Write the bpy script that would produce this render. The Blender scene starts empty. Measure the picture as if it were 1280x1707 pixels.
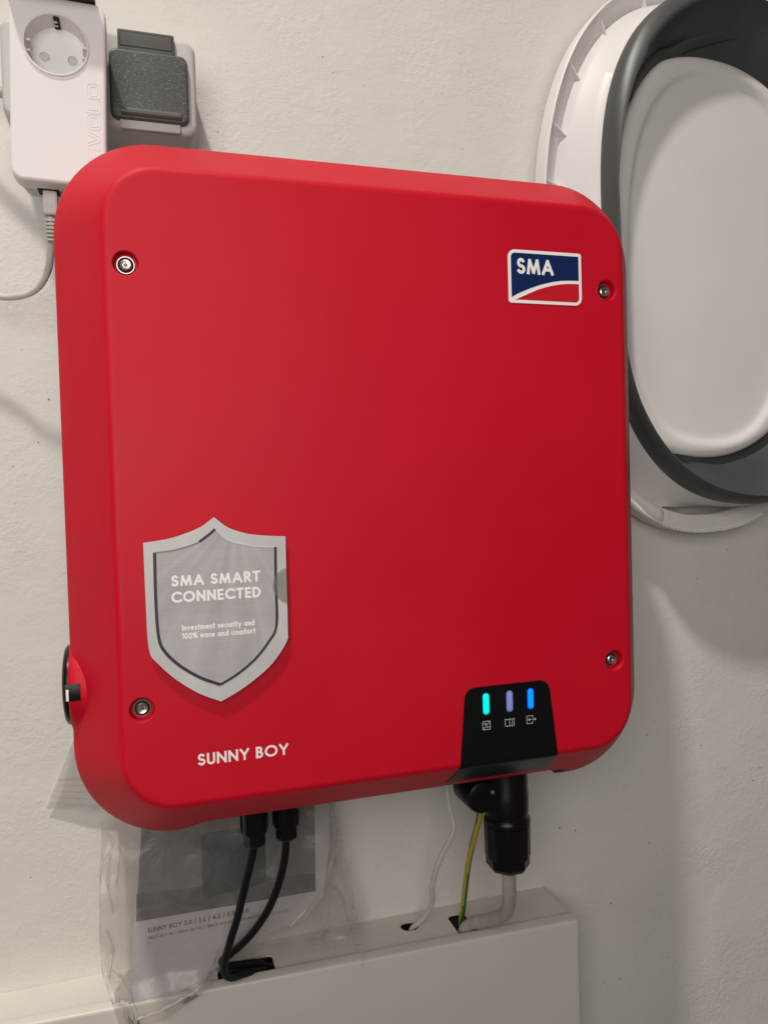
import bpy, bmesh, math, random
from mathutils import Vector, Matrix
from math import radians as R, pi, sin, cos, sqrt, atan2
random.seed(7)
SC = bpy.context.scene
COL = SC.collection

# ------------------------------------------------------------------ camera
cam_d = bpy.data.cameras.new("camera")
cam = bpy.data.objects.new("camera", cam_d)
COL.objects.link(cam)
cam_d.sensor_fit = 'VERTICAL'
cam_d.sensor_height = 24.0
cam_d.lens = 24.0 * 1282.0 / 1707.0
cam_d.clip_start = 0.01
cam_d.clip_end = 50
_r = ((0.9564390691891049, -0.035327290334327646, 0.28978662751462464),
      (-0.2905082688743113, -0.01725913198295194, 0.9567168170774637),
      (-0.028796747113459, -0.9992267535053437, -0.02677017808783358))
# columns: picture right, picture down, view direction
mw = Matrix(((_r[0][0], -_r[0][1], -_r[0][2], -0.16262),
             (_r[1][0], -_r[1][1], -_r[1][2], -0.68311),
             (_r[2][0], -_r[2][1], -_r[2][2], -0.00417),
             (0, 0, 0, 1)))
cam.matrix_world = mw
SC.camera = cam

# ------------------------------------------------------------------ world + lamps
W = bpy.data.worlds.new("World")
SC.world = W
W.use_nodes = True
W.node_tree.nodes["Background"].inputs[0].default_value = (1.0, 0.93, 0.86, 1)
W.node_tree.nodes["Background"].inputs[1].default_value = 0.085

def area_lamp(name, loc, target, size, power, color):
    d = bpy.data.lights.new(name, 'AREA')
    d.shape = 'DISK'; d.size = size; d.energy = power; d.color = color
    o = bpy.data.objects.new(name, d)
    COL.objects.link(o)
    o.location = loc
    o.rotation_euler = (Vector(target) - Vector(loc)).to_track_quat('-Z', 'Y').to_euler()
    return o
area_lamp("ceiling_lamp", (-0.85, -1.15, 2.90), (-0.05, 0, 0), 0.18, 68.0, (1.0, 0.93, 0.85))
area_lamp("room_fill", (-0.38, -1.10, 0.22), (-0.10, 0, 0.0), 0.80, 6.7, (1.0, 0.945, 0.885))  # unseen soft fill, added to brighten from the left front

SC.view_settings.view_transform = 'Standard'
SC.view_settings.look = 'None'
SC.view_settings.exposure = 0.0
SC.view_settings.gamma = 1.0

# ------------------------------------------------------------------ materials
def mat(name, base, rough=0.5, metal=0.0, spec=0.5, bump=None, var=None, coat=0.0, speck=None, emit=None):
    """bump=(scale, distance, detail); var=(scale, amount); speck=(scale, colour, threshold)"""
    m = bpy.data.materials.new(name); m.use_nodes = True
    nt = m.node_tree; N = nt.nodes; L = nt.links
    b = N["Principled BSDF"]
    b.inputs["Base Color"].default_value = (*base, 1)
    b.inputs["Roughness"].default_value = rough
    b.inputs["Metallic"].default_value = metal
    b.inputs["Specular IOR Level"].default_value = spec
    b.inputs["Coat Weight"].default_value = coat
    tc = N.new("ShaderNodeTexCoord")
    out = None
    if var:
        n = N.new("ShaderNodeTexNoise"); n.inputs["Scale"].default_value = var[0]; n.inputs["Detail"].default_value = 5
        L.new(tc.outputs["Object"], n.inputs["Vector"])
        mr = N.new("ShaderNodeMapRange")
        mr.inputs[1].default_value = 0.3; mr.inputs[2].default_value = 0.7
        mr.inputs[3].default_value = 1 - var[1]; mr.inputs[4].default_value = 1 + var[1]
        L.new(n.outputs["Fac"], mr.inputs[0])
        mx = N.new("ShaderNodeVectorMath"); mx.operation = 'SCALE'
        mx.inputs[0].default_value = base
        L.new(mr.outputs[0], mx.inputs["Scale"])
        out = mx.outputs[0]
        L.new(out, b.inputs["Base Color"])
        mr2 = N.new("ShaderNodeMapRange")
        mr2.inputs[1].default_value = 0.3; mr2.inputs[2].default_value = 0.7
        mr2.inputs[3].default_value = rough * 0.9; mr2.inputs[4].default_value = min(1, rough * 1.12)
        L.new(n.outputs["Fac"], mr2.inputs[0]); L.new(mr2.outputs[0], b.inputs["Roughness"])
    if speck:
        v = N.new("ShaderNodeTexNoise"); v.inputs["Scale"].default_value = speck[0]; v.inputs["Detail"].default_value = 2
        L.new(tc.outputs["Object"], v.inputs["Vector"])
        g = N.new("ShaderNodeMapRange"); g.inputs[1].default_value = speck[2]; g.inputs[2].default_value = speck[2] + 0.06
        L.new(v.outputs["Fac"], g.inputs[0])
        mm = N.new("ShaderNodeMix"); mm.data_type = 'RGBA'
        L.new(g.outputs[0], mm.inputs[0])
        if out: L.new(out, mm.inputs[6])
        else: mm.inputs[6].default_value = (*base, 1)
        mm.inputs[7].default_value = (*speck[1], 1)
        L.new(mm.outputs[2], b.inputs["Base Color"])
    if bump:
        n = N.new("ShaderNodeTexNoise"); n.inputs["Scale"].default_value = bump[0]
        n.inputs["Detail"].default_value = bump[2] if len(bump) > 2 else 3
        L.new(tc.outputs["Object"], n.inputs["Vector"])
        bp = N.new("ShaderNodeBump"); bp.inputs["Strength"].default_value = 1.0
        bp.inputs["Distance"].default_value = bump[1]
        L.new(n.outputs["Fac"], bp.inputs["Height"]); L.new(bp.outputs[0], b.inputs["Normal"])
    if emit:
        b.inputs["Emission Color"].default_value = (*emit[0], 1)
        b.inputs["Emission Strength"].default_value = emit[1]
    return m

def wall_material():
    m = bpy.data.materials.new("painted_plaster"); m.use_nodes = True
    nt = m.node_tree; N = nt.nodes; L = nt.links; b = N["Principled BSDF"]
    b.inputs["Roughness"].default_value = 0.75
    b.inputs["Specular IOR Level"].default_value = 0.3
    tc = N.new("ShaderNodeTexCoord")
    def noise(scale, detail, rough=0.55, dist=0.0, stretch=None):
        n = N.new("ShaderNodeTexNoise"); n.inputs["Scale"].default_value = scale
        n.inputs["Detail"].default_value = detail; n.inputs["Roughness"].default_value = rough
        n.inputs["Distortion"].default_value = dist
        if stretch:
            mp = N.new("ShaderNodeMapping"); mp.inputs["Scale"].default_value = stretch[0]
            mp.inputs["Rotation"].default_value = stretch[1]
            L.new(tc.outputs["Object"], mp.inputs[0]); L.new(mp.outputs[0], n.inputs["Vector"])
        else:
            L.new(tc.outputs["Object"], n.inputs["Vector"])
        return n.outputs["Fac"]
    def math_(op, a, bb=None, c=None):
        x = N.new("ShaderNodeMath"); x.operation = op
        for i, v in enumerate((a, bb, c)):
            if v is None: continue
            if isinstance(v, (int, float)): x.inputs[i].default_value = v
            else: L.new(v, x.inputs[i])
        return x.outputs[0]
    def ramp(v, a, bb, lo, hi):
        x = N.new("ShaderNodeMapRange"); x.inputs[1].default_value = a; x.inputs[2].default_value = bb
        x.inputs[3].default_value = lo; x.inputs[4].default_value = hi; L.new(v, x.inputs[0]); return x.outputs[0]
    grain = noise(420, 4, 0.6)
    lumps = noise(185, 3, 0.5, 0.3)
    trowel = noise(45, 3, 0.5, 0.5, ((1.0, 1, 1.6), (0, R(35), 0)))
    wave = noise(9, 2)
    patch = ramp(noise(14, 3), 0.38, 0.64, 0.25, 1.0)
    # small pin holes
    vor = N.new("ShaderNodeTexVoronoi"); vor.inputs["Scale"].default_value = 105
    L.new(tc.outputs["Object"], vor.inputs["Vector"])
    dot = ramp(vor.outputs["Distance"], 0.05, 0.10, 1.0, 0.0)
    sel = N.new("ShaderNodeSeparateColor"); L.new(vor.outputs["Color"], sel.inputs[0])
    pick = math_('GREATER_THAN', sel.outputs[0], 0.86)
    pits = math_('MULTIPLY', dot, pick)
    pits = math_('MULTIPLY', pits, ramp(noise(22, 2), 0.48, 0.6, 0.0, 1.0))
    # fine scratch ridges
    rid = noise(75, 2, 0.5, 2.0)
    rid = math_('ABSOLUTE', math_('SUBTRACT', rid, 0.5))
    rid = ramp(rid, 0.0, 0.02, 1.0, 0.0)
    rid = math_('MULTIPLY', rid, ramp(noise(17, 2), 0.55, 0.68, 0.0, 1.0))
    h = math_('MULTIPLY', grain, 0.00055)
    h = math_('ADD', h, math_('MULTIPLY', lumps, 0.0007))
    h = math_('MULTIPLY', h, patch)
    h = math_('ADD', h, math_('MULTIPLY', trowel, 0.00025))
    h = math_('ADD', h, math_('MULTIPLY', wave, 0.0022))
    h = math_('ADD', h, math_('MULTIPLY', rid, 0.00012))
    h = math_('SUBTRACT', h, math_('MULTIPLY', pits, 0.0010))
    bp = N.new("ShaderNodeBump"); bp.inputs["Strength"].default_value = 0.85; bp.inputs["Distance"].default_value = 1.0
    L.new(h, bp.inputs["Height"]); L.new(bp.outputs[0], b.inputs["Normal"])
    tone = N.new("ShaderNodeMix"); tone.data_type = 'RGBA'
    L.new(ramp(noise(6, 4), 0.3, 0.7, 0, 1), tone.inputs[0])
    tone.inputs[6].default_value = (0.735, 0.71, 0.67, 1); tone.inputs[7].default_value = (0.775, 0.755, 0.72, 1)
    dk = N.new("ShaderNodeMix"); dk.data_type = 'RGBA'
    L.new(math_('MULTIPLY', pits, 0.75), dk.inputs[0]); L.new(tone.outputs[2], dk.inputs[6])
    dk.inputs[7].default_value = (0.12, 0.10, 0.085, 1)
    L.new(dk.outputs[2], b.inputs["Base Color"])
    return m

RED = mat("red_powder_coat", (0.56, 0.0018, 0.0175), 0.50, bump=(1000, 0.00010, 3), var=(9, 0.035), spec=0.27)
BLACKG = mat("black_satin_plastic", (0.0035, 0.0035, 0.0038), 0.34, spec=0.3, bump=(2500, 0.00001, 2))
BLACKP = mat("black_plastic", (0.0035, 0.0035, 0.0035), 0.30, spec=0.3, bump=(900, 0.00002, 2), var=(60, 0.15))
RUBBER = mat("black_cable_jacket", (0.005, 0.005, 0.005), 0.5, spec=0.3, bump=(400, 0.00006, 3), var=(90, 0.2))
STEEL = mat("stainless_steel", (0.60, 0.59, 0.57), 0.30, metal=1.0, bump=(1500, 0.00001, 2))
DARKSTEEL = mat("shaded_steel_socket", (0.14, 0.135, 0.13), 0.45, metal=1.0)
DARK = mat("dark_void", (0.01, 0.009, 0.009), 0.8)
WHITEINK = mat("white_print", (0.90, 0.885, 0.885), 0.5)
BLUEINK = mat("blue_print", (0.003, 0.017, 0.095), 0.45, spec=0.3)
REDINK = mat("red_print", (0.58, 0.006, 0.02), 0.40)
GREYINK = mat("grey_icon_print", (0.48, 0.48, 0.50), 0.5)
WHITEP = mat("white_plastic", (0.81, 0.795, 0.79), 0.42, bump=(1200, 0.00001, 2))
LGREY = mat("light_grey_plastic", (0.55, 0.55, 0.535), 0.5, bump=(900, 0.00002, 2))
DGREY = mat("dark_grey_textured_plastic", (0.078, 0.081, 0.079), 0.42, bump=(1100, 0.00012, 2), speck=(1650, (0.42, 0.42, 0.40), 0.635))
DGREYS = mat("dark_grey_smooth_plastic", (0.095, 0.098, 0.096), 0.42)
SILICONE = mat("dark_grey_silicone", (0.062, 0.067, 0.067), 0.42, bump=(200, 0.00005, 3))
TUBW = mat("white_tub_plastic", (0.76, 0.74, 0.73), 0.42, bump=(700, 0.00002, 2))
TUBB = mat("matt_white_tub_base", (0.78, 0.765, 0.75), 0.55, bump=(700, 0.00004, 2), var=(15, 0.015))
DUCT = mat("cream_white_pvc", (0.69, 0.66, 0.605), 0.38, bump=(500, 0.00002, 2), var=(25, 0.02))
CGREY = mat("grey_cable_jacket", (0.42, 0.39, 0.36), 0.45, bump=(300, 0.0001, 3), var=(110, 0.12))
CWHITE = mat("white_cable_jacket", (0.60, 0.58, 0.55), 0.42, bump=(300, 0.00008, 3), var=(120, 0.1))
YEL = mat("yellow_insulation", (0.50, 0.37, 0.015), 0.4)
GRN = mat("green_insulation", (0.02, 0.17, 0.05), 0.4)
LED_C = (mat("cyan_light_edge", (0.0, 0.2, 0.2), 0.3, emit=((0.0, 0.42, 0.38), 1.0)), mat("cyan_light_core", (0.0, 0.3, 0.3), 0.3, emit=((0.0, 0.92, 0.70), 1.0)))
LED_D = (mat("dim_violet_light_edge", (0.06, 0.06, 0.14), 0.3, emit=((0.09, 0.12, 0.35), 0.7)), mat("dim_violet_light_core", (0.12, 0.13, 0.25), 0.3, emit=((0.16, 0.21, 0.50), 0.75)))
LED_B = (mat("blue_light_edge", (0.0, 0.05, 0.3), 0.3, emit=((0.0, 0.06, 0.75), 1.0)), mat("blue_light_core", (0.0, 0.1, 0.4), 0.3, emit=((0.0, 0.26, 1.0), 1.15)))
PINH = mat("shaded_pin_hole", (0.58, 0.56, 0.55), 0.45)  # darker grey that puts hole shade into the colour
PAPER = mat("paper", (0.50, 0.475, 0.50), 0.6, var=(12, 0.03))
PHOTO = mat("printed_grey_picture", (0.150, 0.139, 0.134), 0.45, var=(14, 0.15))
PHOTOD = mat("printed_dark_floor", (0.085, 0.078, 0.073), 0.45, var=(20, 0.15))
PHOTOB = mat("printed_charcoal_device", (0.024, 0.023, 0.024), 0.45, var=(30, 0.2))
INK = mat("black_ink", (0.03, 0.03, 0.035), 0.6)

def brushed():
    m = mat("brushed_silver_print", (0.40, 0.39, 0.395), 0.42, metal=0.0)
    N = m.node_tree.nodes; L = m.node_tree.links; b = N["Principled BSDF"]
    tc = N.new("ShaderNodeTexCoord"); mp = N.new("ShaderNodeMapping")
    mp.inputs["Scale"].default_value = (25, 1, 900); mp.inputs["Rotation"].default_value = (0, R(4), 0)
    n = N.new("ShaderNodeTexNoise"); n.inputs["Scale"].default_value = 1.0; n.inputs["Detail"].default_value = 4
    L.new(tc.outputs["Object"], mp.inputs[0]); L.new(mp.outputs[0], n.inputs["Vector"])
    # soft printed rays fanning from the upper right
    sx = N.new("ShaderNodeSeparateXYZ"); L.new(tc.outputs["Object"], sx.inputs[0])
    def M(op, a, c):
        x = N.new("ShaderNodeMath"); x.operation = op
        for i, v in enumerate((a, c)):
            if isinstance(v, (int, float)): x.inputs[i].default_value = v
            else: L.new(v, x.inputs[i])
        return x.outputs[0]
    dx = M('SUBTRACT', sx.outputs[0], 0.012); dz = M('SUBTRACT', sx.outputs[2], 0.062)
    ang = M('ARCTAN2', dz, dx)
    cmb = N.new("ShaderNodeCombineXYZ"); L.new(M('MULTIPLY', ang, 7.0), cmb.inputs[0])
    n2 = N.new("ShaderNodeTexNoise"); n2.inputs["Scale"].default_value = 1.0; n2.inputs["Detail"].default_value = 2
    L.new(cmb.outputs[0], n2.inputs["Vector"])
    n3 = N.new("ShaderNodeTexNoise"); n3.inputs["Scale"].default_value = 28; n3.inputs["Detail"].default_value = 3
    L.new(tc.outputs["Object"], n3.inputs["Vector"])
    s = M('ADD', M('MULTIPLY', n.outputs["Fac"], 0.13), M('MULTIPLY', n2.outputs["Fac"], 0.30))
    s = M('ADD', s, M('MULTIPLY', n3.outputs["Fac"], 0.30))
    cr = N.new("ShaderNodeValToRGB")
    cr.color_ramp.elements[0].position = 0.30; cr.color_ramp.elements[0].color = (0.37, 0.355, 0.38, 1)
    cr.color_ramp.elements[1].position = 0.64; cr.color_ramp.elements[1].color = (0.64, 0.62, 0.60, 1)
    L.new(s, cr.inputs[0]); L.new(cr.outputs[0], b.inputs["Base Color"])
    return m
SILVER = brushed()
SILVER2 = mat("silver_print_border", (0.55, 0.54, 0.545), 0.38, var=(40, 0.08))

def film(name, opacity, tint, rough=0.25, scale=35, dist=0.0016):
    m = bpy.data.materials.new(name); m.use_nodes = True
    nt = m.node_tree; N = nt.nodes; L = nt.links
    for n in list(N): N.remove(n)
    o = N.new("ShaderNodeOutputMaterial")
    tr = N.new("ShaderNodeBsdfTransparent"); tr.inputs[0].default_value = (0.95, 0.94, 0.93, 1)
    df = N.new("ShaderNodeBsdfDiffuse"); df.inputs[0].default_value = (*tint, 1)
    tl = N.new("ShaderNodeBsdfTranslucent"); tl.inputs[0].default_value = (*tint, 1)
    gl = N.new("ShaderNodeBsdfGlossy"); gl.inputs["Roughness"].default_value = rough
    gl.inputs[0].default_value = (0.9, 0.9, 0.9, 1)
    a = N.new("ShaderNodeMixShader"); a.inputs[0].default_value = 0.4
    L.new(df.outputs[0], a.inputs[1]); L.new(tl.outputs[0], a.inputs[2])
    tc = N.new("ShaderNodeTexCoord")
    n = N.new("ShaderNodeTexNoise"); n.inputs["Scale"].default_value = scale; n.inputs["Detail"].default_value = 3
    n.inputs["Distortion"].default_value = 1.5
    L.new(tc.outputs["Object"], n.inputs["Vector"])
    mr = N.new("ShaderNodeMapRange"); mr.inputs[1].default_value = 0.35; mr.inputs[2].default_value = 0.7
    mr.inputs[3].default_value = opacity * 0.7; mr.inputs[4].default_value = min(0.95, opacity * 1.5)
    L.new(n.outputs["Fac"], mr.inputs[0])
    b = N.new("ShaderNodeMixShader"); L.new(mr.outputs[0], b.inputs[0])
    L.new(tr.outputs[0], b.inputs[1]); L.new(a.outputs[0], b.inputs[2])
    fr = N.new("ShaderNodeFresnel"); fr.inputs["IOR"].default_value = 1.55
    c = N.new("ShaderNodeMixShader"); L.new(fr.outputs[0], c.inputs[0])
    L.new(b.outputs[0], c.inputs[1]); L.new(gl.outputs[0], c.inputs[2])
    bp = N.new("ShaderNodeBump"); bp.inputs["Distance"].default_value = dist; bp.inputs["Strength"].default_value = 0.7
    L.new(n.outputs["Fac"], bp.inputs["Height"])
    for s in (df, tl, gl, fr): L.new(bp.outputs[0], s.inputs["Normal"])
    L.new(c.outputs[0], o.inputs[0])
    return m
FILM = film("clear_bag_film", 0.17, (0.80, 0.78, 0.75), 0.33)
FILMD = film("folded_bag_film", 0.34, (0.68, 0.66, 0.63))
STICK = film("clear_round_sticker_film", 0.17, (0.50, 0.50, 0.48), 0.3, 20, 0.0)

# ------------------------------------------------------------------ helpers
def thing(name, label, cat, loc=(0, 0, 0), group=None):
    o = bpy.data.objects.new(name, None); COL.objects.link(o)
    o.empty_display_size = 0.02
    o.location = loc
    o['label'] = label; o['category'] = cat
    if group: o['group'] = group
    return o

def origin(o):
    p = Vector((0, 0, 0))
    while o is not None:
        p += o.location; o = o.parent
    return p

def link_bm(name, bm, m, parent=None, smooth=35, fix=True, loc=None):
    if fix: bmesh.ops.recalc_face_normals(bm, faces=bm.faces[:])
    off = origin(parent) if parent else Vector(loc or (0, 0, 0))
    if off.length > 0: bmesh.ops.translate(bm, verts=bm.verts[:], vec=-off)
    me = bpy.data.meshes.new(name); bm.to_mesh(me); bm.free()
    ms = m if isinstance(m, (list, tuple)) else [m]
    for x in ms: me.materials.append(x)
    if smooth:
        me.polygons.foreach_set("use_smooth", [True] * len(me.polygons))
        me.set_sharp_from_angle(angle=R(smooth))
    o = bpy.data.objects.new(name, me); COL.objects.link(o)
    if parent: o.parent = parent
    elif loc: o.location = loc
    return o

def add_loft(bm, rings, closed=True, cap0=False, cap1=False, skip=None):
    vr = [[bm.verts.new(p) for p in r] for r in rings]
    n = len(rings[0])
    for k in range(len(rings) - 1):
        for i in range(n if closed else n - 1):
            j = (i + 1) % n
            if skip and skip(k, i): continue
            bm.faces.new((vr[k][i], vr[k][j], vr[k + 1][j], vr[k + 1][i]))
    if cap0: bm.faces.new(vr[0][::-1])
    if cap1: bm.faces.new(vr[-1])
    return vr

def smooth_path(pts, sub=6):
    P = [Vector(p) for p in pts]; out = []
    for i in range(len(P) - 1):
        p0 = P[i - 1] if i else P[0] * 2 - P[1]
        p1, p2 = P[i], P[i + 1]
        p3 = P[i + 2] if i + 2 < len(P) else P[-1] * 2 - P[-2]
        for k in range(sub):
            t = k / sub
            out.append(0.5 * ((2 * p1) + (p2 - p0) * t + (2 * p0 - 5 * p1 + 4 * p2 - p3) * t * t + (3 * p1 - p0 - 3 * p2 + p3) * t ** 3))
    out.append(P[-1]); return out

def add_tube(bm, pts, r, n=14, sub=6, wob=0.0):
    P = smooth_path(pts, sub) if sub > 1 else [Vector(p) for p in pts]
    rings = []; nv = None
    for i, p in enumerate(P):
        t = (P[min(i + 1, len(P) - 1)] - P[max(i - 1, 0)]).normalized()
        if nv is None:
            nv = t.orthogonal().normalized()
        nv = (nv - t * nv.dot(t)).normalized(); bv = t.cross(nv)
        rr = r * (1 + wob * sin(i * 1.7) * sin(i * 0.61))
        rings.append([p + nv * (rr * cos(2 * pi * k / n)) + bv * (rr * sin(2 * pi * k / n)) for k in range(n)])
    return add_loft(bm, rings, True, True, True)

def add_prism(bm, out, y0, y1):
    """polygon in XZ between depths y0 (front) and y1 (back)"""
    a = [bm.verts.new((x, y0, z)) for x, z in out]
    b = [bm.verts.new((x, y1, z)) for x, z in out]
    n = len(out)
    bm.faces.new(a); bm.faces.new(b[::-1])
    for i in range(n):
        j = (i + 1) % n
        bm.faces.new((a[j], a[i], b[i], b[j]))

def add_lathe(bm, prof, c, axis='Y', n=32, cap=True):
    """prof list of (radius, offset along axis)"""
    rings = []
    for r, h in prof:
        ring = []
        for k in range(n):
            a = 2 * pi * (k + .5) / n
            u, v = r * cos(a), r * sin(a)
            if axis == 'Y': p = (c[0] + u, c[1] + h, c[2] + v)
            elif axis == 'Z': p = (c[0] + u, c[1] + v, c[2] + h)
            else: p = (c[0] + h, c[1] + u, c[2] + v)
            ring.append(p)
        rings.append(ring)
    add_loft(bm, rings, True, cap, cap)

def rrect(cx, cz, hw, hh, r, n=8):
    out = []
    for sx, sz, a0 in ((1, 1, 0), (-1, 1, 90), (-1, -1, 180), (1, -1, 270)):
        for k in range(n + 1):
            a = R(a0 + 90 * k / n)
            out.append((cx + sx * (hw - r) + r * cos(a), cz + sz * (hh - r) + r * sin(a)))
    return out

def add_rbox(bm, cx, cz, hw, hh, r, y0, y1, f=0.002, n=8, fs=4, taper=0.0):
    """rounded block: rounded rectangle outline in XZ, soft front edge at y0, back at y1"""
    rings = []
    for k in range(fs + 1):
        a = pi / 2 * k / fs
        ins = f * (1 - sin(a)); y = y0 + f * (1 - cos(a))
        rings.append([(x, y, z) for x, z in rrect(cx, cz, hw - ins, hh - ins, max(r - ins, 1e-4), n)])
    rings.append([(x, y1, z) for x, z in rrect(cx, cz, hw - taper, hh - taper, max(r - taper * .5, 1e-4), n)])
    add_loft(bm, rings, True, True, True)

def add_box(bm, x0, x1, y0, y1, z0, z1):
    v = [bm.verts.new((x, y, z)) for x in (x0, x1) for y in (y0, y1) for z in (z0, z1)]
    for f in ((0, 1, 3, 2), (4, 6, 7, 5), (0, 4, 5, 1), (2, 3, 7, 6), (0, 2, 6, 4), (1, 5, 7, 3)):
        bm.faces.new([v[i] for i in f])

# ------------------------------------------------------------------ lettering (strokes of a geometric sans)
def arc(cx, cy, rx, ry, a0, a1, n=14):
    return [(cx + rx * cos(R(a0 + (a1 - a0) * k / n)), cy + ry * sin(R(a0 + (a1 - a0) * k / n))) for k in range(n + 1)]
XH = 0.60
def ring_(cx, cy, rx, ry): return arc(cx, cy, rx, ry, 0, 360, 28)
G = {
 'S': (0.46, [arc(.23, .745, .21, .255, 38, 270) + arc(.23, .25, .24, .25, 90, -145)[1:]]),
 'M': (0.92, [[(0, 0), (.13, .95)], [(.15, .95), (.45, .06)], [(.47, .06), (.77, .95)], [(.79, .95), (.92, 0)]]),
 'A': (0.78, [[(0, 0), (.375, .95)], [(.405, .95), (.78, 0)], [(.18, .30), (.60, .30)]]),
 'R': (0.50, [[(0, 0), (0, 1)], [(.02, 1), (.17, 1)] + arc(.17, .73, .27, .27, 90, -90)[1:] + [(.02, .46)], [(.19, .46), (.50, 0)]]),
 'T': (0.54, [[(0, 1), (.54, 1)], [(.27, .9), (.27, 0)]]),
 'C': (0.78, [arc(.50, .5, .50, .5, 48, 312, 22)]),
 'O': (1.0, [ring_(.5, .5, .5, .5)]),
 'N': (0.68, [[(0, 0), (0, 1)], [(.03, .95), (.65, .05)], [(.68, 0), (.68, 1)]]),
 'E': (0.40, [[(.40, 1), (0, 1), (0, 0), (.40, 0)], [(.1, .5), (.38, .5)]]),
 'D': (0.64, [[(0, 0), (0, 1)], [(.02, 1), (.14, 1)] + arc(.14, .5, .5, .5, 90, -90, 18)[1:] + [(.02, 0)]]),
 'U': (0.54, [[(0, 1)] + arc(.27, .27, .27, .27, 180, 360) + [(.54, 1)]]),
 'Y': (0.66, [[(0, 1), (.315, .47)], [(.345, .47), (.66, 1)], [(.33, .42), (.33, 0)]]),
 'B': (0.46, [[(0, 0), (0, 1)], [(.02, 1), (.18, 1)] + arc(.18, .77, .22, .23, 90, -90)[1:] + [(.02, .54)], [(.02, .54), (.2, .54)] + arc(.2, .27, .26, .27, 90, -90)[1:] + [(.02, 0)]]),
 'V': (0.74, [[(0, 1), (.37, 0), (.74, 1)]]),
 'I': (0.0, [[(0, 0), (0, 1)]]),
 '0': (0.50, [ring_(.25, .5, .25, .5)]),
 '1': (0.20, [[(0, .82), (.2, 1), (.2, 0)]]),
 '2': (0.46, [arc(.23, .74, .22, .26, 170, -30) + [(0, 0), (.46, 0)]]),
 '3': (0.44, [arc(.2, .76, .2, .24, 150, -90) + arc(.2, .26, .24, .26, 90, -150)[1:]]),
 '4': (0.54, [[(.4, 0), (.4, 1)], [(.38, .96), (0, .26)], [(0, .26), (.54, .26)]]),
 '5': (0.46, [[(.42, 1), (.1, 1), (.05, .58)] + arc(.2, .32, .26, .32, 110, -140)]),
 '6': (0.46, [ring_(.23, .28, .23, .28), [(.05, .42), (.33, 1)]]),
 '.': (0.0, [[(0, 0), (0, .02)]]),
 '-': (0.26, [[(0, .38), (.26, .38)]]),
 '/': (0.34, [[(0, -.05), (.34, 1.05)]]),
 '%': (0.80, [ring_(.17, .77, .16, .22), ring_(.63, .23, .16, .22), [(.12, 0), (.68, 1)]]),
 'n': (0.38, [[(0, 0), (0, XH)], [(0, .38)] + arc(.19, XH - .21, .19, .21, 160, 0) + [(.38, 0)]]),
 'v': (0.44, [[(0, XH), (.22, 0), (.44, XH)]]),
 'e': (0.52, [[(.08, .30), (.52, .30)], arc(.26, .30, .26, .30, 4, 305, 20)]),
 's': (0.28, [arc(.15, XH - .15, .13, .15, 40, 270) + arc(.14, .15, .15, .15, 90, -140)[1:]]),
 't': (0.28, [[(.14, .92), (.14, 0)], [(0, XH), (.28, XH)]]),
 'm': (0.68, [[(0, 0), (0, XH)], [(0, .40)] + arc(.17, XH - .18, .17, .18, 160, 0) + [(.34, 0)], [(.34, .40)] + arc(.51, XH - .18, .17, .18, 160, 0) + [(.68, 0)]]),
 'c': (0.44, [arc(.29, .30, .29, .30, 50, 310, 18)]),
 'u': (0.38, [[(0, XH)] + arc(.19, .2, .19, .2, 180, 360) + [(.38, XH)], [(.38, .3), (.38, 0)]]),
 'r': (0.20, [[(0, 0), (0, XH)], [(0, .40)] + arc(.17, XH - .19, .17, .19, 160, 75)]),
 'i': (0.0, [[(0, 0), (0, XH)], [(0, .86), (0, .90)]]),
 'y': (0.44, [[(0, XH), (.22, .04)], [(.46, XH), (.10, -.30)]]),
 'a': (0.52, [ring_(.26, .30, .26, .30), [(.52, 0), (.52, XH)]]),
 'o': (0.58, [ring_(.29, .30, .29, .30)]),
 'd': (0.52, [ring_(.26, .30, .26, .30), [(.52, 0), (.52, 1.04)]]),
 'f': (0.24, [[(.10, 0), (.10, .80)] + arc(.25, .82, .15, .20, 180, 90)[1:], [(0, XH), (.26, XH)]]),
}
def add_stroke(bm, pts, w, y0, y1, sq=True, closed=False):
    P = [Vector((x, 0, z)) for x, z in pts]
    Q = [P[0]]
    for p in P[1:]:
        if (p - Q[-1]).length > 1e-7: Q.append(p)
    P = Q
    if len(P) < 2: return
    loop = (P[0] - P[-1]).length < 1e-6
    if loop: P = P[:-1]
    n = len(P); h = w / 2
    if sq and not loop:
        P[0] = P[0] - (P[1] - P[0]).normalized() * h
        P[-1] = P[-1] + (P[-1] - P[-2]).normalized() * h
    Lf, Rt = [], []
    for i in range(n):
        a = P[i] - P[i - 1] if (i or loop) else P[1] - P[0]
        b = P[(i + 1) % n] - P[i] if (i < n - 1 or loop) else P[-1] - P[-2]
        a.normalize(); b.normalize()
        na = Vector((-a.z, 0, a.x)); nb = Vector((-b.z, 0, b.x))
        m = (na + nb)
        m = m.normalized() if m.length > 1e-6 else na
        s = min(1 / max(m.dot(na), 0.2), 2.0)
        Lf.append(P[i] + m * h * s); Rt.append(P[i] - m * h * s)
    A = [bm.verts.new((p.x, y0, p.z)) for p in Lf]; B = [bm.verts.new((p.x, y0, p.z)) for p in Rt]
    A2 = [bm.verts.new((p.x, y1, p.z)) for p in Lf]; B2 = [bm.verts.new((p.x, y1, p.z)) for p in Rt]
    rng = range(n if loop else n - 1)
    for i in rng:
        j = (i + 1) % n
        bm.faces.new((A[i], A[j], B[j], B[i]))
        bm.faces.new((A2[i], A2[j], A[j], A[i])); bm.faces.new((B[i], B[j], B2[j], B2[i]))

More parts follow.
